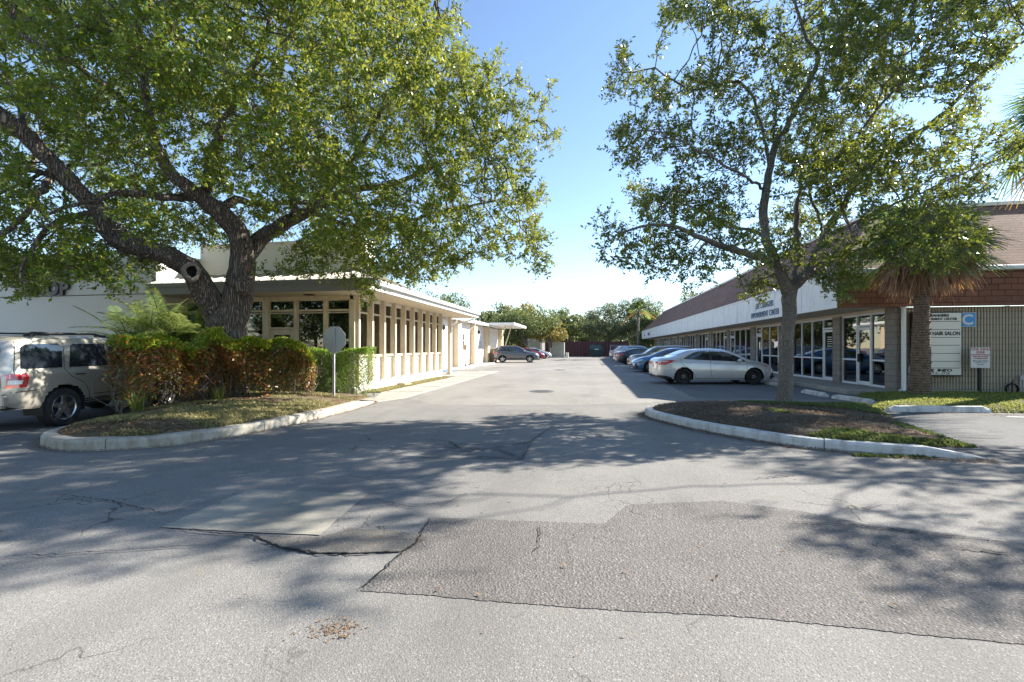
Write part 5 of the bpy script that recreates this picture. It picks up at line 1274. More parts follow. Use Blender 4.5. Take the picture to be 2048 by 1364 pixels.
BOXY = shift(CROSS, L=4.2, boxy=1.0, xr=-1.25, xf=1.28, wheel='7', tyre=.335,
    top=[(-2.1, 1.1), (-2.02, 1.5), (-1.9, 1.60), (-1.4, 1.63), (-.4, 1.62), (.35, 1.58), (.6, 1.45), (1.02, 1.17), (1.15, 1.09), (1.6, 1.05), (1.9, .98), (2.05, .84), (2.1, .66)],
    belt=[(-2.1, 1.0), (-1.8, 1.08), (-.2, 1.02), (1.0, .98), (1.6, .94), (1.95, .84), (2.1, .6)],
    bottom=[(-2.1, .45), (-1.8, .3), (-1, .24), (1, .24), (1.8, .24), (2.1, .32)],
    plan=[(-2.1, .8), (-2.0, .93), (-1.7, .99), (1.4, 1.0), (1.8, .96), (2.0, .86), (2.1, .68)],
    glass=[[(-1.8, 1.13), (-1.72, 1.48), (-1.0, 1.50), (-.98, 1.08)], [(-.92, 1.08), (-.92, 1.5), (-.1, 1.49), (-.08, 1.05)], [(-.02, 1.05), (-.02, 1.49), (.3, 1.46), (.55, 1.34), (.9, 1.1), (.92, 1.03)]],
    ws=(.45, 1.08), rw=(-2.06, -1.98), gaps=[[(-.05, 1.5), (-.05, .35)], [(-.95, 1.08), (-.93, .8), (-.85, .38)], [(.97, 1.0), (.98, .36)]], clad=[], handles=[(-.8, .96), (.1, .94)], mirror=(.75, 1.06), pillar=[],
    tail=[[(-2.08, 1.0), (-2.05, 1.35), (-1.98, 1.36), (-1.96, 1.0)]], headp=[[(1.72, .86), (1.9, .88), (2.04, .78), (2.06, .66), (1.86, .70)]], headface=(.62, .76), gz=.46)
PICK = shift(CROSS, boxy=.8, glass=CROSS['glass'][1:])

M['p_beige'] = car_paint('champagne_paint', (.50, .47, .40), .5, .35)
M['p_silver'] = car_paint('silver_paint', (.58, .60, .64), .35, .30)
M['p_blue'] = car_paint('blue_paint', (.09, .19, .36), .55, .3)
M['p_taupe'] = car_paint('taupe_paint', (.22, .19, .165), .5, .35)
M['p_navy'] = car_paint('dark_navy_paint', (.025, .035, .05), .4, .3)
M['p_white'] = car_paint('white_paint', (.62, .62, .61), .0, .35)
M['p_grey'] = car_paint('slate_paint', (.135, .14, .155), .5, .35)
M['p_red'] = car_paint('red_paint', (.30, .025, .03), .35, .35)
M['p_lblue'] = car_paint('pale_blue_paint', (.36, .42, .5), .4, .35)

HD = rad(8)
GR = 'cars parked nose in to the shop row'
GL = 'cars parked at the far left of the lane'
# beige SUV at the left edge, seen from behind its right side
t, c = build_car(SUVF, 'parked_suv', 'beige SUV with roof rails parked beside the red hedge at the left edge', 'car', (-11.02, 8.12, 0), rad(101.5), 'p_beige', None, (-1, 1))
for sg in (1, -1):
    m = MB(); m.tube([(-1.75, sg * .60, 1.70), (-1.6, sg * .60, 1.775), (-.3, sg * .60, 1.785), (.05, sg * .6, 1.715)], .02, 6); m.box(-1.72, -1.55, sg * .60 - .03, sg * .60 + .03, 1.68, 1.77); m.box(-.3, -.05, sg * .6 - .03, sg * .6 + .03, 1.68, 1.765); m.build('roof_rail', M['plastic'], t, local=True, bevel=.008)
m = MB(); m.tube([(-1.1, -.6, 1.775), (-1.1, .6, 1.775)], .016, 6); m.tube([(-.3, -.6, 1.775), (-.3, .6, 1.775)], .016, 6); m.build('cross_bars', M['plastic'], t, local=True)
m = MB(); m.box(-2.235, -2.2, -.62, .62, 1.16, 1.55); m.build('rear_window', M['car_glass'], t, local=True, bevel=.02)
m = MB(); m.box(-2.34, -2.17, -.84, .84, .46, .70); m.build('rear_bumper', M['p_beige'], t, local=True, bevel=.05, seg=3)
# silver sedan
t, c = build_car(SEDAN, 'parked_sedan', 'silver sedan with black steel wheels parked under the young oak', 'car', (5.02, 20.1, 0), rad(8.5), 'p_silver', GR, (-1, 1))
t, c = build_car(SEDAN2, 'parked_sedan', 'blue sedan parked nose out behind the silver sedan', 'car', (4.98, 28.95, 0), rad(184), 'p_blue', GR, (-1, 1))
t, c = build_car(BOXY, 'parked_hatchback', 'boxy taupe hatchback facing the lane beyond the blue sedan', 'car', (4.85, 32.6, 0), rad(183), 'p_taupe', GR, (-1, 1), 'car_glass_light')
t, c = build_car(shift(SEDAN2, wheel='7'), 'parked_sedan', 'dark navy sedan with red tail light towards the lane', 'car', (4.7, 40.6, 0), rad(4), 'p_navy', GR, (-1, 1))
t, c = build_car(SEDAN2, 'parked_sedan', 'white sedan just beyond the dark navy sedan', 'car', (4.75, 45.2, 0), rad(3), 'p_white', GR, (-1,))
t, c = build_car(CROSS, 'parked_suv', 'pale blue SUV beyond the white sedan in the right row', 'car', (5.4, 49.6, 0), rad(2), 'p_lblue', GR, (-1,))
t, c = build_car(CROSS, 'parked_suv', 'white SUV parked farthest but one in the right row', 'car', (5.1, 54.4, 0), rad(2), 'p_white', GR, (-1,))
t, c = build_car(shift(SEDAN2, wheel='5'), 'parked_sedan', 'pale silver car farthest away in the right row', 'car', (5.0, 60.5, 0), rad(0), 'p_silver', GR, (-1,))
# left side
t, c = build_car(CROSS, 'parked_crossover', 'slate grey crossover parked under the flat canopy on the left', 'car', (-7.2, 44.6, 0), rad(8), 'p_grey', GL, (-1, 1))
t, c = build_car(shift(SEDAN2, wheel='5', L=4.6), 'parked_hatchback', 'red car half hidden behind the grey crossover', 'car', (-7.6, 54.4, 0), rad(6), 'p_red', GL, (-1,))
t, c = build_car(SEDAN2, 'parked_sedan', 'silver grey car showing its nose beyond the red car', 'car', (-7.3, 60.0, 0), rad(4), 'p_silver', GL, (-1,))
t, c = build_car(shift(CROSS, boxy=.9), 'parked_van', 'white minivan roof showing behind the red car', 'car', (-10.2, 62.5, 0), rad(4), 'p_white', GL, (-1,))
# box truck seen from the rear
t = thing('box_truck', 'white box truck with grey rear door behind the parked cars', 'truck', (-8.0, 68, 0))
m = MB(); m.box(-9.3, -6.9, 67, 71.5, .9, 2.75); m.build('box', M['p_white'], t, bevel=.12, seg=3)
m = MB(); m.box(-9.05, -7.2, 66.97, 67.02, 1.0, 2.5); m.build('rear_door', M['shed'], t, bevel=.01)
m = MB(); m.box(-9.1, -7.0, 66.9, 67.1, .55, .8); m.box(-8.7, -7.4, 67, 72.5, .6, .9); m.build('chassis', M['plastic'], t)
m = MB(); m.box(-9.1, -7.1, 71.6, 73.4, .5, 2.1); m.build('cab', M['p_white'], t, bevel=.15, seg=3)
for x in (-9.0, -7.2):
    for y in (68.2, 72.4):
        m = MB(); m.lathe([(0, -.12), (.4, -.12), (.4, .12), (0, .12)], (x, y, .4), 'x', 16); m.build('wheel', M['tyre'], t)

# ------------------------------------------------------------------ hedges
def hedge(name, label, line, w, z0, z1, mat, mat_top, n, seed, leaf=(.045, .026), stems=True, surf=.8, bulge=.12, dens_low=1.0, group=None):
    """leafy hedge along a line: leaves near its faces, twigs within"""
    r = np.random.default_rng(seed); L = np.array(line, float); seg = np.hypot(*(L[1:] - L[:-1]).T); cum = np.concatenate([[0], np.cumsum(seg)])
    t = thing(name, label, 'hedge', (L[0][0], L[0][1], z0), 0, group)
    def place(n):
        s = r.uniform(-w * .25, cum[-1] + w * .25, n); sx = np.clip(s, 0, cum[-1]); x = np.interp(sx, cum, L[:, 0]); y = np.interp(sx, cum, L[:, 1])
        i = np.clip(np.searchsorted(cum, sx, 'right') - 1, 0, len(seg) - 1); d = (L[i + 1] - L[i]) / seg[i][:, None]; x += d[:, 0] * (s - sx); y += d[:, 1] * (s - sx)
        return x, y, np.stack([-d[:, 1], d[:, 0]], 1), s
    x, y, nn, s = place(n)
    u = r.uniform(-1, 1, n); k = r.random(n) < surf; u[k] = np.sign(u[k]) * (1 - np.abs(r.normal(size=k.sum())) * .12)
    hz = r.random(n) ** (1 / (1 + dens_low)); tp = r.random(n) < .30; hz[tp] = 1 - np.abs(r.normal(size=tp.sum())) * .06; u[tp] = r.uniform(-1, 1, tp.sum())
    en = np.clip(np.minimum(s + w * .25, cum[-1] + w * .25 - s) / (w * .5), 0, 1)
    p0 = np.stack([x, y, hz * 2], 1); wob = 1 + (value_noise(p0, 3.5, seed) - .5) * bulge * 2
    prof = np.clip(1.04 - .6 * np.clip(.55 - hz, 0, 1) ** 1.2 - (hz > .93) * .1, .5, 1.05)
    H = (z1 - z0) * (1 + (value_noise(np.stack([x, y, x * 0], 1), 4, seed + 1) - .5) * (.2 if dens_low > 1 else .09))
    H = H * (.62 + .38 * np.clip((cum[-1] + w * .25 - s) / .7, 0, 1) ** .5) if dens_low > 1 else H
    Pb = np.stack([x + nn[:, 0] * u * w / 2 * wob * prof * (.6 + .4 * en), y + nn[:, 1] * u * w / 2 * wob * prof * (.6 + .4 * en), z0 + hz * H], 1)
    out = np.stack([nn[:, 0] * u, nn[:, 1] * u, (hz > .85) * 1.2], 1); D = nrm(out + r.normal(size=(n, 3)) * .7)
    sz = r.uniform(.6, 1.3, n); V, F = leaves_at(Pb, D, leaf[0] * sz, leaf[1] * sz, .8, seed=seed)
    top = hz > .84
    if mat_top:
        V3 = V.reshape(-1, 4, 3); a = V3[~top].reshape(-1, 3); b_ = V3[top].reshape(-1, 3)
        mesh_np('foliage', a, np.arange(len(a)).reshape(-1, 4), mat, t); mesh_np('sunlit_top_leaves', b_, np.arange(len(b_)).reshape(-1, 4), mat_top, t)
    else: mesh_np('foliage', V, F, mat, t)
    m = MB(); ns = int(cum[-1] * 16); x, y, nn, s = place(ns)
    for i in range(ns):
        u = r.uniform(-.35, .35); bx, by = x[i] + nn[i, 0] * u * w, y[i] + nn[i, 1] * u * w
        for q in range(3):
            p = [Vector((bx, by, z0 - .05))]
            for h in np.linspace(.2, .95, 4): p.append(Vector((bx + r.normal() * .12 * (1 + h) * w * 1.4, by + r.normal() * .12 * (1 + h) * w * 1.4, z0 + (z1 - z0) * h)))
            m.tube(p, [.008, .006, .005, .003, .002], 4, cap=False)
    m.build('stems', M['twig'], t); return t
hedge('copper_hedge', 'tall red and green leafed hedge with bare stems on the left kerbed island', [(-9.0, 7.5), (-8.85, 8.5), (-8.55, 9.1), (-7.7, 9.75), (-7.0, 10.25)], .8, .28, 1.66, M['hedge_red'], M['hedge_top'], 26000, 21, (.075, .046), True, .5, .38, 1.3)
hedge('clipped_hedge', 'clipped bright green hedge along the front window wall', [(-10.6, 12.75), (-8.5, 12.75), (-6.75, 12.8)], .95, .06, 1.44, M['hedge'], None, 46000, 22, (.04, .026), True, .85, .07, .3)
# tufts at the foot of the copper hedge
def blades(name, label, cat, x, y, z, n, h, w, mat, seed, group=None, spread=.5):
    r = np.random.default_rng(seed); V = []; F = []
    for i in range(n):
        a = r.uniform(0, 6.28); e = r.uniform(.25, 1.0); L = h * r.uniform(.6, 1.1); d = np.array([math.cos(a) * spread * e, math.sin(a) * spread * e, 1 - e * .3]); d /= np.linalg.norm(d); sd = np.array([-math.sin(a), math.cos(a), 0]); b0 = len(V); p = np.array([x + r.normal() * .04, y + r.normal() * .04, z])
        for k in range(5):
            t = k / 4; ww = w * (1 - t) ** .6 * .5 + .001; q = p + d * L * t + np.array([math.cos(a), math.sin(a), -1.1]) * L * .35 * t * t * e; V += [q - sd * ww, q + sd * ww]
        F += [(b0 + 2 * k, b0 + 2 * k + 1, b0 + 2 * k + 3, b0 + 2 * k + 2) for k in range(4)]
    o = mesh_np(name, np.array(V), np.array(F), mat); tag(o, label, cat, group); return o
blades('grass_tuft', 'spiky green tuft at the left foot of the red hedge beside the SUV', 'plant', -8.62, 7.35, .28, 70, .55, .018, M['grass'], 1)
blades('grass_tuft', 'spiky tuft at the foot of the red hedge in front of the oak trunk', 'plant', -8.1, 8.75, .32, 60, .45, .016, M['grass'], 2)

# ------------------------------------------------------------------ the large left oak
def screen_uv(p):
    d = p[:, 0] * FX + p[:, 1] * FY; r = p[:, 0] * RX + p[:, 1] * RY; return 1024 + FPX * r / d, V0 - FPX * (p[:, 2] - CH) / d, d
def oak(name, label, limbs, crown, mat, bark, leafargs, step, kill, group=None, tip=.007, seed=5):
    base = limbs[0][0]; t = thing(name, label, 'tree', (base[0], base[1], base[2]), 0, group)
    pos, par, mr, ns = grow(limbs, crown, step, kill)
    r = radii(pos, par, mr, tip); r = np.where(mr > 0, r, np.minimum(r, leafargs.get('cap', .11)))
    br = branch_mesh('trunk', pos, par, r, M[bark], t)
    rr = np.random.default_rng(seed)
    d = np.zeros_like(pos); k = par >= 0; d[k] = nrm(pos[k] - pos[par[k]])
    sel = np.where((r < leafargs['rmax']) & (mr == 0))[0]
    for line, tt, wd in leafargs.get('clear', []):      # bare limbs: no leaves on their lane side
        u_, v_, d_ = screen_uv(pos[sel]); A = np.array(line, float); dm = np.full(len(sel), 1e9)
        for i in range(len(A) - 1):
            ab = A[i + 1] - A[i]; q = np.clip(((u_ - A[i, 0]) * ab[0] + (v_ - A[i, 1]) * ab[1]) / (ab @ ab), 0, 1); dm = np.minimum(dm, np.hypot(u_ - A[i, 0] - q * ab[0], v_ - A[i, 1] - q * ab[1]))
        sel = sel[~((dm < wd) & (d_ < tt + .3) & (rr.random(len(sel)) < .93))]
    V, F, TV, TF = sprays(pos[sel] + rr.normal(size=(len(sel), 3)) * .05, d[sel], leafargs['per'], leafargs['tl'], leafargs['nl'], leafargs['leaf'], .9, seed, leafargs.get('droop', 0))
    mesh_np('crown', V, F, M[mat], t); mesh_np('twigs', TV, TF, M['twig'], t)
    print(name, 'nodes', len(pos), 'leaves', len(F)); return t, pos, r
T0 = 11.3
def pl(pts, t=T0): return [P(u, v, tt if tt else t)[:3] + (rr * .9,) for u, v, tt, rr in pts]
limbsL = [
    [P(457, 800, T0) + (.52,), P(455, 770, T0) + (.44,), P(452, 730, T0) + (.41,), P(452, 680, T0) + (.425,), P(455, 640, T0) + (.46,)],
    # right of the fork: thick stem
    pl([(462, 640, 0, .45), (474, 600, 11.3, .40), (482, 555, 11.3, .35), (484, 510, 11.3, .31), (478, 470, 11.2, .29), (455, 440, 11.0, .27), (420, 408, 10.8, .23), (385, 385, 10.6, .19), (330, 330, 10.2, .14), (300, 240, 9.8, .10), (290, 120, 9.4, .07), (270, 20, 9.0, .05)]),
    # left leaning limb
    pl([(445, 650, 0, .40), (425, 610, 11.1, .33), (405, 575, 10.9, .29), (380, 538, 10.7, .26), (335, 513, 10.5, .24), (285, 497, 10.4, .22), (235, 480, 10.4, .22), (212, 455, 10.3, .20), (200, 425, 10.2, .18), (165, 390, 10.0, .17), (110, 330, 9.7, .16), (60, 280, 9.4, .16), (0, 228, 9.0, .15), (-90, 170, 8.6, .11), (-220, 90, 8.2, .07)]),
    # right limb
    pl([(484, 520, 0, .26), (510, 492, 11.6, .23), (550, 458, 11.8, .20), (590, 435, 12.0, .18), (625, 420, 12.2, .15), (700, 380, 12.4, .11), (780, 370, 12.6, .08), (880, 330, 12.6, .055), (980, 300, 12.4, .035)]),
    pl([(590, 435, 0, .12), (585, 395, 12.3, .10), (560, 350, 12.6, .08), (540, 280, 12.9, .06), (560, 150, 13.2, .05), (590, 30, 13.5, .04)]),
    pl([(440, 430, 0, .14), (470, 400, 11.8, .11), (520, 410, 12.3, .09), (600, 405, 12.9, .07), (700, 430, 13.2, .05), (790, 470, 13.3, .035)]),
    pl([(400, 395, 0, .12), (330, 395, 10.2, .09), (260, 385, 9.6, .07), (180, 400, 9.0, .05), (90, 430, 8.5, .03)]),
    pl([(410, 400, 0, .14), (420, 320, 10.4, .11), (460, 220, 10.0, .08), (520, 100, 9.8, .06), (560, -40, 9.8, .04)]),
    pl([(625, 420, 0, .11), (690, 340, 11.6, .08), (760, 230, 11.2, .06), (830, 130, 11.0, .045), (880, 60, 10.9, .03)]),
    pl([(620, 420, 0, .08), (700, 450, 11.8, .06), (800, 440, 11.4, .05), (900, 420, 11.2, .035), (1000, 400, 11.1, .02)]),
    pl([(120, 335, 0, .09), (70, 400, 9.0, .06), (20, 460, 8.6, .04), (-60, 500, 8.3, .03)]),
    pl([(200, 425, 0, .09), (120, 440, 9.5, .06), (60, 500, 9.0, .04), (40, 560, 8.8, .02)]),
    pl([(300, 240, 0, .07), (180, 150, 9.2, .05), (60, 80, 8.8, .04), (-80, 0, 8.4, .03)]),
]
outL = [(-420, -330), (900, -330), (905, -150), (890, 0), (900, 40), (930, 28), (905, 85), (850, 120), (890, 130), (935, 95), (945, 140), (1003, 108), (1005, 165), (1050, 180), (1105, 183), (1050, 222), (1080, 240), (1125, 258), (1100, 310), (1065, 360), (1080, 400), (1045, 430), (1085, 450), (1095, 540), (1078, 545), (1070, 495), (1000, 490), (970, 515), (880, 545), (850, 560), (780, 560), (740, 540), (700, 500), (640, 480), (560, 470), (400, 490), (330, 500), (250, 515), (160, 530), (60, 545), (0, 550), (-100, 540), (-420, 500)]
cL = crown_points(outL, 11.2, 4.0, 12500, 31, 1.45, .46)
# foliage drapes
cL = np.vstack([cL, crown_points([(-40, 470), (150, 490), (290, 515), (262, 560), (240, 590), (180, 560), (90, 560), (60, 600), (0, 570)], 9.4, 1.0, 130, 33, 1.6, .3),
                crown_points([(700, 520), (770, 500), (765, 560), (752, 610), (730, 618), (705, 580)], 11.4, .35, 60, 34, .9, .0),
                crown_points([(530, 440), (730, 460), (715, 545), (640, 560), (560, 540), (530, 560), (500, 545), (510, 480)], 11.6, .5, 230, 35, 1.2, .3), crown_points([(250, 440), (380, 440), (380, 520), (330, 550), (260, 540)], 11.9, .6, 90, 36, 1.2, .3)])
# keep a few see-through gaps under the crown
uu, vv, dd = screen_uv(cL)
cL = cL[(dd > 5.8) & ~((vv > 430) & (uu > 330) & (uu < 520) & (dd < 11.5)) & ~((cL[:, 1] > 13.0) & (cL[:, 2] < 5.6)) & ~((cL[:, 1] > 11.9) & (cL[:, 2] < 4.2) & (cL[:, 0] < -6))]
oakL, pL_, rL_ = oak('large_oak', 'massive spreading oak with forked trunk and furrowed bark on the left', limbsL, cL, 'leaf_oak', 'bark', dict(rmax=.0125, per=5, tl=.36, nl=12, leaf=(.096, .041), droop=.05, clear=[([(470, 640), (400, 570), (335, 513), (235, 480), (205, 430), (165, 390), (110, 330), (60, 280), (0, 228)], 10.4, 40), ([(478, 520), (478, 470), (455, 440), (405, 398), (370, 365)], 11.2, 34), ([(484, 520), (550, 458), (625, 420)], 12, 26), ([(420, 408), (330, 395), (250, 400)], 10.6, 16)]), .30, .30, seed=41)
# pruning scars
m = MB(); c0 = Vector(P(383, 543, 10.42)); ax = (Vector((0, 0, CH)) - c0).normalized(); ax = Vector((ax.x + .25, ax.y, 0)).normalized(); up = Vector((0, 0, 1)); sd = ax.cross(up).normalized(); n = 26; b0 = len(m.v)
for rr_, o_ in ((.235, -.14), (.225, .02), (.185, .05), (.13, .045), (.10, -.02), (.06, -.1), (0, -.12)):
    for k in range(n):
        a = 2 * PI * k / n; w_ = 1 + .07 * math.sin(a * 3 + 1) + .04 * math.sin(a * 7); m.v.append(tuple(c0 + (sd * math.cos(a) * .78 + up * math.sin(a)) * rr_ * w_ + ax * o_))
for i in range(6):
    for k in range(n): m.f.append((i * n + k, i * n + (k + 1) % n, (i + 1) * n + (k + 1) % n, (i + 1) * n + k)); m.m.append(0 if i < 3 else 1)
m.build('pruning_scar', [M['cut'], M['dark']], oakL, smooth=True)
m = MB(); c0 = Vector(P(488, 572, 10.95)); bm = bmesh.new(); bmesh.ops.create_icosphere(bm, subdivisions=3, radius=1); bm.verts.index_update()
vv_ = []
for v in bm.verts:
    q = np.array([[v.co.x * 2, v.co.y * 2, v.co.z * 2]]); k = 1 + (value_noise(q, 1.3, 3)[0] - .5) * .4; vv_.append(tuple(c0 + Vector((v.co.x * .17, v.co.y * .17, v.co.z * .26)) * k))
m.add(vv_, [tuple(v.index for v in f.verts) for f in bm.faces]); bm.free(); m.build('burl', M['bark'], oakL, smooth='all')
# ivy on the trunk
rr = np.random.default_rng(77); n = 260; a = rr.uniform(2.6, 4.6, n); z = rr.uniform(1.0, 2.5, n); ctr = np.array(P(452, 700, T0)); Pb = np.stack([ctr[0] + np.cos(a) * .58, ctr[1] + np.sin(a) * .58, z], 1); D = nrm(np.stack([np.cos(a), np.sin(a), rr.normal(size=n) * .8], 1)); V, F = leaves_at(Pb, D, np.full(n, .07), np.full(n, .06), seed=6); mesh_np('ivy', V, F, M['leaf_oak'], oakL)

# ------------------------------------------------------------------ the younger right oak
T1 = 10.2
def pr(pts): return [P(u, v, tt if tt else T1)[:3] + (rr * .68,) for u, v, tt, rr in pts]
limbsR = [
    [P(1566, 815, T1) + (.22,), P(1567, 798, T1) + (.158,), P(1571, 750, T1) + (.135,), P(1574, 680, T1) + (.128,), P(1578, 620, T1) + (.13,), P(1580, 585, T1) + (.148,)],
    pr([(1574, 580, 0, .18), (1563, 545, 10.1, .15), (1548, 515, 10.0, .13), (1533, 480, 10.0, .12), (1526, 422, 10.0, .12), (1533, 380, 10.0, .11), (1540, 335, 10.0, .10), (1550, 290, 10.0, .10), (1580, 240, 10.1, .085), (1604, 190, 10.1, .075), (1630, 140, 10.0, .065), (1638, 115, 9.9, .055), (1615, 80, 9.8, .045), (1596, 30, 9.7, .04), (1580, -60, 9.6, .03)]),
    pr([(1556, 530, 0, .13), (1520, 515, 9.7, .11), (1478, 502, 9.4, .10), (1440, 490, 9.1, .09), (1405, 475, 8.9, .075), (1352, 455, 8.7, .055), (1300, 450, 8.5, .04), (1240, 465, 8.4, .025)]),
    pr([(1585, 580, 0, .16), (1594, 540, 10.6, .13), (1596, 500, 10.9, .12), (1593, 422, 11.2, .09), (1600, 380, 11.5, .07), (1610, 300, 11.9, .05), (1640, 200, 12.2, .04)]),
    pr([(1590, 575, 0, .16), (1612, 545, 10.3, .12), (1638, 495, 10.3, .10), (1665, 440, 10.2, .09), (1690, 408, 10.1, .09), (1705, 370, 10.0, .09), (1722, 345, 10.0, .085), (1765, 310, 9.8, .08), (1807, 281, 9.7, .075), (1854, 253, 9.5, .07), (1905, 210, 9.4, .06), (1950, 162, 9.2, .05), (2018, 103, 9.0, .04), (2080, 60, 8.8, .03)]),
    pr([(1600, 565, 0, .12), (1643, 528, 10.0, .11), (1700, 508, 9.8, .10), (1760, 490, 9.6, .08), (1820, 460, 9.4, .06), (1880, 430, 9.2, .04), (1920, 440, 9.1, .03)]),
    pr([(1540, 335, 0, .06), (1535, 310, 10.2, .06), (1528, 270, 10.4, .05), (1515, 230, 10.5, .05), (1508, 198, 10.5, .05), (1478, 165, 10.4, .05), (1440, 168, 10.2, .04), (1385, 178, 10.0, .035), (1330, 150, 9.8, .025)]),
    pr([(1548, 515, 0, .08), (1525, 470, 10.5, .07), (1478, 455, 10.8, .05), (1420, 430, 11.2, .04), (1350, 400, 11.5, .03)]),
    pr([(1638, 495, 0, .05), (1645, 450, 10.8, .045), (1622, 400, 11.0, .05), (1622, 370, 11.0, .05), (1648, 330, 11.1, .05), (1690, 305, 11.2, .04), (1740, 250, 11.3, .03)]),
    pr([(1722, 345, 0, .06), (1712, 300, 9.6, .05), (1730, 250, 9.4, .04), (1770, 200, 9.2, .035), (1840, 130, 9.0, .03), (1890, 40, 8.8, .02)]),
    pr([(1533, 380, 0, .05), (1500, 360, 9.5, .04), (1450, 330, 9.2, .035), (1380, 290, 9.0, .03), (1300, 260, 8.8, .02)]),
    pr([(1690, 408, 0, .06), (1700, 450, 9.6, .05), (1760, 420, 9.2, .04), (1830, 390, 9.0, .03), (1960, 330, 8.8, .02)]),
    pr([(1560, 545, 0, .05), (1530, 556, 10.2, .03), (1495, 572, 10.2, .02)]),
]
RP = [  # lobes of the airy crown, each an outline with its own distance: (outline, distance, thickness, count)
    ([(1185, 470), (1200, 435), (1255, 450), (1330, 440), (1440, 440), (1520, 470), (1560, 520), (1480, 520), (1420, 520), (1360, 535), (1290, 545), (1215, 530)], 8.9, 1.0, 210),
    ([(1215, 400), (1215, 350), (1265, 380), (1340, 380), (1400, 350), (1500, 370), (1520, 430), (1440, 450), (1340, 430), (1260, 430)], 10.6, 1.4, 200),
    ([(1212, 270), (1215, 300), (1260, 330), (1330, 320), (1420, 330), (1500, 320), (1520, 250), (1420, 220), (1340, 250), (1270, 240)], 9.4, 1.3, 210),
    ([(1212, 200), (1245, 90), (1265, 150), (1330, 160), (1420, 140), (1500, 150), (1520, 220), (1420, 200), (1330, 210), (1250, 170)], 10.2, 1.3, 210),
    ([(1310, 30), (1350, 10), (1360, -80), (1520, -120), (1640, -100), (1640, 100), (1560, 160), (1500, 130), (1430, 120), (1400, 50), (1340, 40)], 10.0, 1.8, 330),
    ([(1500, 160), (1640, 60), (1760, 60), (1820, 150), (1780, 260), (1700, 300), (1600, 330), (1540, 300)], 10.6, 2.2, 330),
    ([(1600, -100), (1900, -140), (2100, -60), (2050, 90), (1960, 170), (1900, 200), (1780, 170), (1660, 90)], 8.7, 1.8, 420),
    ([(1560, 320), (1700, 300), (1820, 260), (1960, 190), (1960, 260), (1880, 330), (1760, 380), (1640, 400)], 10.0, 1.9, 280),
    ([(1770, 330), (1900, 300), (2040, 250), (2070, 330), (1980, 350), (1980, 380), (1900, 400), (1800, 400)], 9.0, 1.2, 200),
    ([(1660, 420), (1740, 390), (1850, 380), (1920, 420), (1970, 470), (1960, 505), (1900, 520), (1860, 530), (1800, 520), (1740, 510), (1690, 545), (1650, 520)], 9.0, 1.1, 560),
    ([(1445, 520), (1540, 515), (1552, 560), (1530, 588), (1495, 602), (1465, 585)], 10.3, .7, 55),
    ([(1620, 520), (1690, 530), (1720, 560), (1690, 610), (1660, 580), (1640, 560)], 10.1, .6, 60),
    ([(1520, 380), (1640, 400), (1650, 470), (1560, 500), (1500, 440)], 11.2, 1.2, 90),
    ([(1340, 540), (1440, 530), (1420, 560), (1380, 580), (1360, 570)], 9.0, .5, 26),
]
cR = np.vstack([crown_points(o_, t_, th, int(n_ * 2.1), 60 + i, 1.7, .48) for i, (o_, t_, th, n_) in enumerate(RP)])
oakR, pR_, rR_ = oak('young_oak', 'airy young oak with grey trunk standing on the right kerbed island', limbsR, cR, 'leaf_oak2', 'bark2', dict(rmax=.0105, per=4, tl=.28, nl=11, leaf=(.080, .036)), .24, .24, tip=.006, seed=42)

# oak standing just right of the picture, whose crown shades the near asphalt
def ball(c, r, n, seed):
    g = np.random.default_rng(seed); d = nrm(g.normal(size=(n, 3))) * (g.random(n) ** .36)[:, None]; p = np.array(c) + d * np.array([r, r, r * .8]); return p[value_noise(p, 1.6, seed) > .38]
def shade_from(u, v, H):
    g = G(u, v); return (g[0] + 1.35 * H, g[1] + .72 * H, H)
cS = np.vstack([ball(shade_from(420, 1095, 9), 1.25, 520, 1), ball(shade_from(120, 1040, 9.4), 1.4, 480, 2), ball(shade_from(680, 1040, 8.8), .8, 140, 3), ball(shade_from(520, 960, 9.2), 1.1, 260, 9), ball(shade_from(150, 930, 9.6), 1.3, 260, 10), ball(shade_from(1880, 1095, 6.2), .8, 190, 4), ball(shade_from(1700, 1040, 6.6), .6, 80, 5), ball(shade_from(1800, 920, 7.2), 1.5, 190, 6), ball(shade_from(2300, 960, 6.0), 1.9, 200, 7), ball(shade_from(2400, 1080, 6.8), 1.1, 90, 8)])
limbsS = [[(14.6, 10.8, -.1, .2), (14.5, 10.7, 1.4, .15), (14.55, 10.6, 3.0, .13)], [(14.5, 10.6, 3.0, .10), (13.9, 10.9, 4.6, .06), (12.9, 10.2, 5.8, .035), (12.2, 10.6, 6.4, .02)], [(14.5, 10.6, 3.0, .09), (14.1, 9.9, 4.6, .05), (13.5, 9.6, 5.4, .03), (12.9, 8.9, 5.9, .02)], [(13.9, 10.9, 4.6, .05), (13.6, 11.8, 5.8, .04), (12.6, 12.2, 7.0, .03)]]
oak('roadside_oak', 'oak standing just outside the right edge, shading the near asphalt', limbsS, cS, 'leaf_oak2', 'bark2', dict(rmax=.0105, per=4, tl=.3, nl=10, leaf=(.085, .038), cap=.014), .26, .26, tip=.006, seed=43)

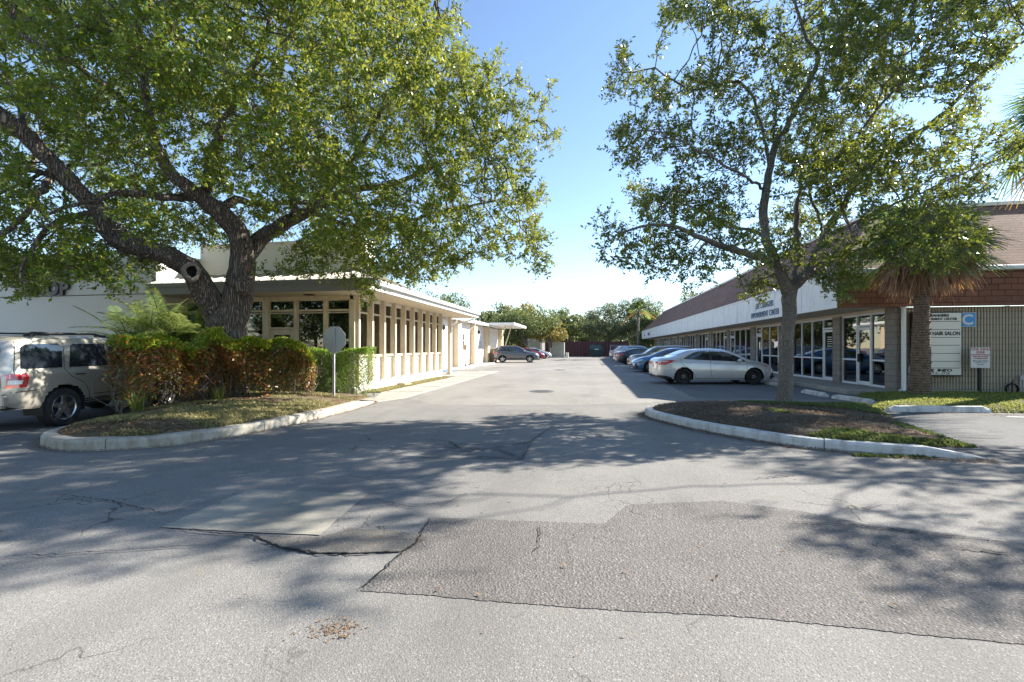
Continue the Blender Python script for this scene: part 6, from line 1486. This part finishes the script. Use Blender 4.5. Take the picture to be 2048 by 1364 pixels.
# ------------------------------------------------------------------ palms
def frond_fan(c, d, L, R_f, nseg, droop, r, V, F, petw=.014):
    """palmetto frond: petiole and a fan of narrow blades (arrays extended in place)"""
    d = d / np.linalg.norm(d); up = np.array([0, 0, 1.]); s = np.cross(d, up); s /= np.linalg.norm(s) + 1e-9; nrm_ = np.cross(s, d)
    pts = [c + d * L * t + np.array([0, 0, -1]) * droop * .5 * L * t * t for t in np.linspace(0, 1, 5)]
    for i in range(4):
        b0 = len(V); V += [pts[i] - s * petw, pts[i] + s * petw, pts[i + 1] + s * petw * .8, pts[i + 1] - s * petw * .8]; F.append((b0, b0 + 1, b0 + 2, b0 + 3))
    h = pts[-1]; dd = pts[-1] - pts[-2]; dd /= np.linalg.norm(dd)
    for a in np.linspace(-2.15, 2.15, nseg):
        a += r.normal() * .03; l = R_f * (1 - .28 * (abs(a) / 2.15) ** 2) * r.uniform(.85, 1.08); e = dd * math.cos(a) + s * math.sin(a); fold = nrm_ * (.18 - .25 * abs(math.sin(a)))
        w = .024; prev = None; q = h.copy(); dirn = e + fold
        pw = np.cross(dirn, nrm_); pw /= np.linalg.norm(pw) + 1e-9; b0 = len(V); K = 4
        for k in range(K + 1):
            t = k / K; q = h + dirn * l * t + np.array([0, 0, -1]) * droop * l * (t ** 2.2) * .8; ww = w * (.35 + .9 * min(t * 3, 1) * (1 - t) ** .6); V += [q - pw * ww, q + pw * ww]
        for k in range(K): F.append((b0 + 2 * k, b0 + 2 * k + 1, b0 + 2 * k + 3, b0 + 2 * k + 2))
def cabbage_palm(name, label, x, y, z0, H, lean=(0, 0), n=30, nd=26, Lp=.95, Rf=.95, seed=1, rt=.24, dead_drop=1.0, group=None):
    r = np.random.default_rng(seed); t = thing(name, label, 'palm tree', (x, y, z0), 0, group)
    m = MB(); pts, rs = [], []
    for k in range(30):
        q = k / 29; pts.append((x + lean[0] * q, y + lean[1] * q, z0 - .1 + (H - z0 + .1) * q)); rs.append(rt * (1.28 - .45 * min(1, q * 1.6) + .25 * max(0, (q - .85) / .15) + r.normal() * .02))
    m.tube(pts, rs, 24); tr = m.build('trunk', M['palm_trunk'], t, smooth='all')
    m = MB()
    for k in range(90):
        q = r.uniform(0.02, 1); a = r.uniform(0, 6.28); R0 = rt * (1.28 - .45 * min(1, q * 1.6)) * .98; cx, cy, cz = x + lean[0] * q, y + lean[1] * q, z0 + (H - z0) * q
        p0 = Vector((cx + R0 * math.cos(a), cy + R0 * math.sin(a), cz)); m.tube([p0, p0 + Vector((math.cos(a) * .03, math.sin(a) * .03, .06))], [.022, .006], 4)
    m.build('boots', M['palm_trunk'], tr)
    c = np.array([x + lean[0], y + lean[1], H]); 
    for name_, cnt, mat, el0, el1, dr, Ls, Rs in (('fronds', n, 'palm', -.25, 1.3, .35, Lp, Rf), ('yellow_fronds', 3, 'palm_yel', -.5, -.1, .5, Lp * .8, Rf * .75)):
        V, F = [], []
        for k in range(cnt):
            a = k * 2.399 + r.normal() * .2; el = el0 + (el1 - el0) * (k + .5) / cnt + r.normal() * .08
            frond_fan(c + np.array([0, 0, r.uniform(-.15, .25)]), np.array([math.cos(a) * math.cos(el), math.sin(a) * math.cos(el), math.sin(el)]), Ls * r.uniform(.85, 1.15), Rs * r.uniform(.85, 1.1), 30, dr, r, V, F)
        mesh_np(name_, np.array(V), np.array(F), M[mat], t)
    V, F = [], []
    for k in range(nd):
        a = k * 2.399 + r.normal() * .3; R0 = r.uniform(.15, .85); dz = r.uniform(.25, .6) * dead_drop
        h = c + np.array([math.cos(a) * R0, math.sin(a) * R0, -dz * .45]); b0 = len(V)
        V += [c + [0, 0, -.1], c + [.03, .02, -.1], h + [.02, .02, 0], h]; F.append((b0, b0 + 1, b0 + 2, b0 + 3))
        for j in range(50):
            l = r.uniform(.4, 1.0) * dead_drop; off = r.normal(size=3) * .09; e = np.array([math.cos(a) * .12, math.sin(a) * .12, -1.0]) + r.normal(size=3) * .26; e /= np.linalg.norm(e); pw = np.cross(e, r.normal(size=3)); pw /= np.linalg.norm(pw); b0 = len(V)
            for q in range(4):
                tt = q / 3; ww = .017 * (1 - tt) ** .5 + .0015; p = h + off * tt * 1.5 + e * l * tt + np.array([math.sin(tt * 3 + j), math.cos(tt * 2 + j), 0]) * .03 * tt; V += [p - pw * ww, p + pw * ww]
            for q in range(3): F.append((b0 + 2 * q, b0 + 2 * q + 1, b0 + 2 * q + 3, b0 + 2 * q + 2))
    mesh_np('dead_fronds', np.array(V), np.array(F), M['palm_dead'], t)
    return t
cabbage_palm('cabbage_palm', 'cabbage palm with rough brown trunk and skirt of dead fronds before the fluted wall', 9.0, 14.15, .16, 4.15, (.05, -.05), 36, 60, .9, .95, 3, .2, 1.0, 'cabbage palms at the right')
cabbage_palm('cabbage_palm', 'second cabbage palm only its fronds reaching in at the right edge', 13.5, 14.9, .1, 7.4, (0, 0), 34, 24, 1.3, 1.25, 4, .2, 1.0, 'cabbage palms at the right')

def pinnate(c, az, el, L, droop, r, V, F, RV, nl=34, ll=.34, lw=.018, vee=.5):
    h = np.array([math.cos(az), math.sin(az), 0]); s = np.array([-math.sin(az), math.cos(az), 0]); pts = []
    for k in range(14):
        t = k / 13; pts.append(c + h * L * t * math.cos(el) + np.array([0, 0, 1]) * (L * t * math.sin(el) - droop * L * t * t))
    RV.append(pts); pts = np.array(pts)
    for side in (-1, 1):
        for k in range(nl):
            t = .14 + .86 * (k + r.random() * .3) / nl; i = min(12, int(t * 13)); f = t * 13 - i; p = pts[i] * (1 - f) + pts[i + 1] * f; d = pts[i + 1] - pts[i]; d /= np.linalg.norm(d)
            n_ = np.cross(s, d); e = d * .65 + s * side * .95 + n_ * (-vee if n_[2] < 0 else vee) * .5; e /= np.linalg.norm(e); l = ll * (math.sin(PI * min(1, t * .9 + .08)) ** .5) * r.uniform(.85, 1.1)
            pw = d * lw; b0 = len(V)
            V += [p - pw * .5, p + pw * .5, p + e * l * .5 + pw * .9 + [0, 0, -l * .06], p + e * l * .5 - pw * .9 + [0, 0, -l * .06], p + e * l + [0, 0, -l * .35], p + e * l + [0, 0, -l * .35]]
            F += [(b0, b0 + 1, b0 + 2, b0 + 3), (b0 + 3, b0 + 2, b0 + 4, b0 + 5)]
def feather_palm(name, label, x, y, z0, stems, L, seed, mats_, H=0, nf=12, group=None, trunk_r=.05, droop=.5, ll=.34, nl=34, lw=.018):
    r = np.random.default_rng(seed); t = thing(name, label, 'palm tree', (x, y, z0), 0, group); m = MB(); parts = {k: ([], []) for k in mats_}; RV = []
    for s in range(stems):
        sx, sy = (x + r.normal() * .3, y + r.normal() * .2) if stems > 1 else (x, y); h = H * r.uniform(.8, 1.15) if stems > 1 else H
        m.tube([(sx, sy, z0 - .05), (sx + r.normal() * .03, sy, z0 + h * .5), (sx, sy, z0 + h)], [trunk_r * 1.25, trunk_r, trunk_r * .85], 10)
        for k in range(nf):
            mt = mats_[-1] if (len(mats_) > 1 and k < max(1, nf // 5)) else mats_[0]; el = .15 + 1.15 * (k + .5) / nf + r.normal() * .08
            pinnate(np.array([sx, sy, z0 + h]), k * 2.399 + r.normal() * .15, el + (.15 if stems == 1 else 0) if mt == mats_[0] else el - .1, L * r.uniform(.85, 1.1) * (1 if mt == mats_[0] else .7), droop * r.uniform(.8, 1.2), r, parts[mt][0], parts[mt][1], RV, nl, ll * (1 if mt == mats_[0] else .5), lw)
    for p in RV: m.tube(p, [.014 * (1 - i / 15) + .003 for i in range(len(p))], 4, cap=False)
    m.build('trunk', M['palm_l'] if stems > 1 else M['bark2'], t, smooth='all')
    for k, (V, F) in parts.items():
        if V: mesh_np('fronds' if k == mats_[0] else 'yellow_fronds', np.array(V), np.array(F), M[k], t)
    return t
FG = 'feathery palms before the white shop wall'
feather_palm('feather_palm', 'low feathery palm clump with tall upright fronds nearest the SUV roof', -12.7, 10.9, .1, 4, 1.9, 51, ['palm_l'], 1.65, 12, FG, .05, .30, .36, 24, .013)
feather_palm('feather_palm', 'low feathery palm clump beside the tan porch wall right of its twin', -11.6, 11.3, .1, 4, 1.7, 52, ['palm_l'], 1.6, 12, FG, .05, .34, .34, 24, .013)
feather_palm('foxtail_palm', 'slender foxtail palm with green and yellowing fronds among the parked cars', 6.1, 58.5, 0, 1, 3.5, 53, ['palm_l', 'palm_yel'], 6.0, 15, None, .16, .62, .6, 80, .045)

# ------------------------------------------------------------------ far trees
def far_tree(name, label, x, y, H, W, mat, seed, z_low=1.6, n=7000, leaf=(.34, .2), group='trees beyond the lane'):
    r = np.random.default_rng(seed); t = thing(name, label, 'tree', (x, y, 0), 0, group)
    ncl = 46; c = r.normal(size=(ncl, 3)); c = nrm(c) * r.random(ncl)[:, None] ** .4; cen = np.stack([x + c[:, 0] * W * .5, y + c[:, 1] * W * .42, (H + z_low) / 2 + c[:, 2] * (H - z_low) / 2 * .88], 1)
    k = r.integers(0, ncl, n); d = nrm(r.normal(size=(n, 3))); rad_ = r.uniform(.6, 1.25, ncl)[k] * W * .145; Pb = cen[k] + d * (rad_ * r.random(n) ** .33)[:, None] * np.array([1, 1, .75])
    sz = r.uniform(.6, 1.3, n); V, F = leaves_at(Pb, nrm(d + r.normal(size=(n, 3)) * .6), leaf[0] * sz, leaf[1] * sz, .5, seed=seed); mesh_np('crown', V, F, M[mat], t)
    m = MB(); m.tube([(x, y, -.1), (x + .1, y, 1.6), (x, y, H * .45)], [.22, .17, .12], 8)
    for i in range(12):
        q = cen[r.integers(0, ncl)]; m.tube([(x, y, r.uniform(1.3, H * .45)), tuple((np.array([x, y, H * .4]) + q) / 2), tuple(q)], [.09, .06, .02], 5)
    m.build('trunk', M['bark2'], t, smooth='all'); return t
far_tree('shade_tree', 'rounded green tree over the parked cars left of the lane', -8.6, 62, 7.6, 8.5, 'leaf_far', 71, 2.2, 12000, (.26, .16))
far_tree('shade_tree', 'small yellow green tree leaning in front of the grey utility enclosure', -5.6, 64.5, 5.6, 4.6, 'leaf_yellow', 72, 2.0, 6000, (.24, .14))
far_tree('shade_tree', 'dark tree directly behind the flat canopy on the left', -15, 72, 8.6, 9, 'leaf_far', 73, .6, 10000)
far_tree('shade_tree', 'olive tinted tree crown between the canopy and the lane end', -11.3, 74, 9.4, 8, 'leaf_yellow', 74, .6, 9000)
far_tree('shade_tree', 'bushy green tree just behind the left half of the maroon fence', -5.0, 83, 9.2, 8, 'leaf_far', 75, .5, 10000)
far_tree('shade_tree', 'low dark tree in the dip of the treeline behind the fence', .2, 88, 8.4, 8, 'leaf_far', 76, .4, 9000)
far_tree('olive_tree', 'greyish olive tree overhanging the dumpster at the lane end', 3.6, 80.5, 9.2, 9, 'leaf_olive', 77, 1.9, 13000, (.28, .14))
far_tree('olive_tree', 'tall greyish tree behind the foxtail palm', 8.4, 79, 10.2, 9, 'leaf_olive', 78, 1.3, 13000, (.28, .14))
far_tree('shade_tree', 'dark tree against the far end of the shop row', 10.5, 76.5, 7.6, 7, 'leaf_far', 79, .3, 9000)
far_tree('shade_tree', 'tree crown rising over the brown roof at the far end', 17.5, 74, 11.2, 8, 'leaf_far', 80, 1, 8000)
far_tree('shade_tree', 'broad dark tree behind the rear wing on the far left', -24, 66, 10, 13, 'leaf_far', 81, .5, 10000)
for i, (x, y, H, w, s_) in enumerate([(-22, -19, 10, 11, 0), (-13.5, -22, 9, 10, 1), (-5, -18, 10.5, 11, 2), (4, -21, 9, 10, 3), (12, -18, 10, 11, 4), (-31, -20, 11, 12, 5)]):
    far_tree('shade_tree', ['tall tree on the verge across the street behind the camera', 'broad tree across the street behind the camera', 'street tree behind the camera opposite the office windows'][i % 3] + [' farthest left', ', second', ' nearest', ', fourth', ' on the right', ', sixth'][i], x, y, H, w, 'leaf_far', 120 + i, .5, 6000, (.4, .25), 'trees across the street')
V_ = crown_points([(960, 700), (960, 655), (1020, 640), (1100, 650), (1180, 640), (1260, 650), (1330, 640), (1330, 700)], 98, 6, 14000, 91, .2, .05); D_ = nrm(rng.normal(size=V_.shape)); V, F = leaves_at(V_, D_, np.full(len(V_), .6), np.full(len(V_), .4)); o = mesh_np('distant_thicket', V, F, M['leaf_far']); tag(o, 'dark continuous thicket far behind the fence', None, None, 'stuff')

# ------------------------------------------------------------------ camera, light, sky
cam = bpy.data.cameras.new('camera'); co = bpy.data.objects.new('camera', cam); COL.objects.link(co); co.location = (0, 0, CH); co.rotation_euler = (PI / 2, 0, TH)
cam.sensor_width = 36; cam.lens = FPX / 2048 * 36; cam.shift_y = (V0 - 682) / 2048; cam.clip_end = 3000; cam.clip_start = .05; SC.camera = co
sv = Vector((1.35, .72, 1)).normalized()
sl = bpy.data.lights.new('sun', 'SUN'); sl.energy = 5.0; sl.angle = rad(.45); sl.color = (1, .94, .84); so = bpy.data.objects.new('sun', sl); COL.objects.link(so); so.rotation_euler = (-sv).to_track_quat('-Z', 'Y').to_euler(); so.location = (30, 20, 40)
W_ = bpy.data.worlds.new('World'); SC.world = W_; W_.use_nodes = True; nt = W_.node_tree; bg = nt.nodes['Background']
sk = nt.nodes.new('ShaderNodeTexSky'); sk.sky_type = 'NISHITA'; sk.sun_disc = False; sk.sun_elevation = math.asin(sv.z); sk.sun_rotation = math.atan2(sv.x, sv.y); sk.altitude = 0; sk.air_density = 1.0; sk.dust_density = .05; sk.ozone_density = 1.9
hs = nt.nodes.new('ShaderNodeHueSaturation'); hs.inputs['Saturation'].default_value = 1.0; nt.links.new(sk.outputs[0], hs.inputs['Color']); nt.links.new(hs.outputs[0], bg.inputs[0]); bg.inputs[1].default_value = .092
SC.view_settings.view_transform = 'Standard'; SC.view_settings.look = 'None'; SC.view_settings.exposure = 1.7; SC.view_settings.gamma = 1
SC.cycles.max_bounces = 7; SC.cycles.transparent_max_bounces = 10; SC.cycles.diffuse_bounces = 4; SC.cycles.glossy_bounces = 3; SC.cycles.transmission_bounces = 2
SC.cycles.use_denoising = True; SC.cycles.sample_clamp_indirect = 6
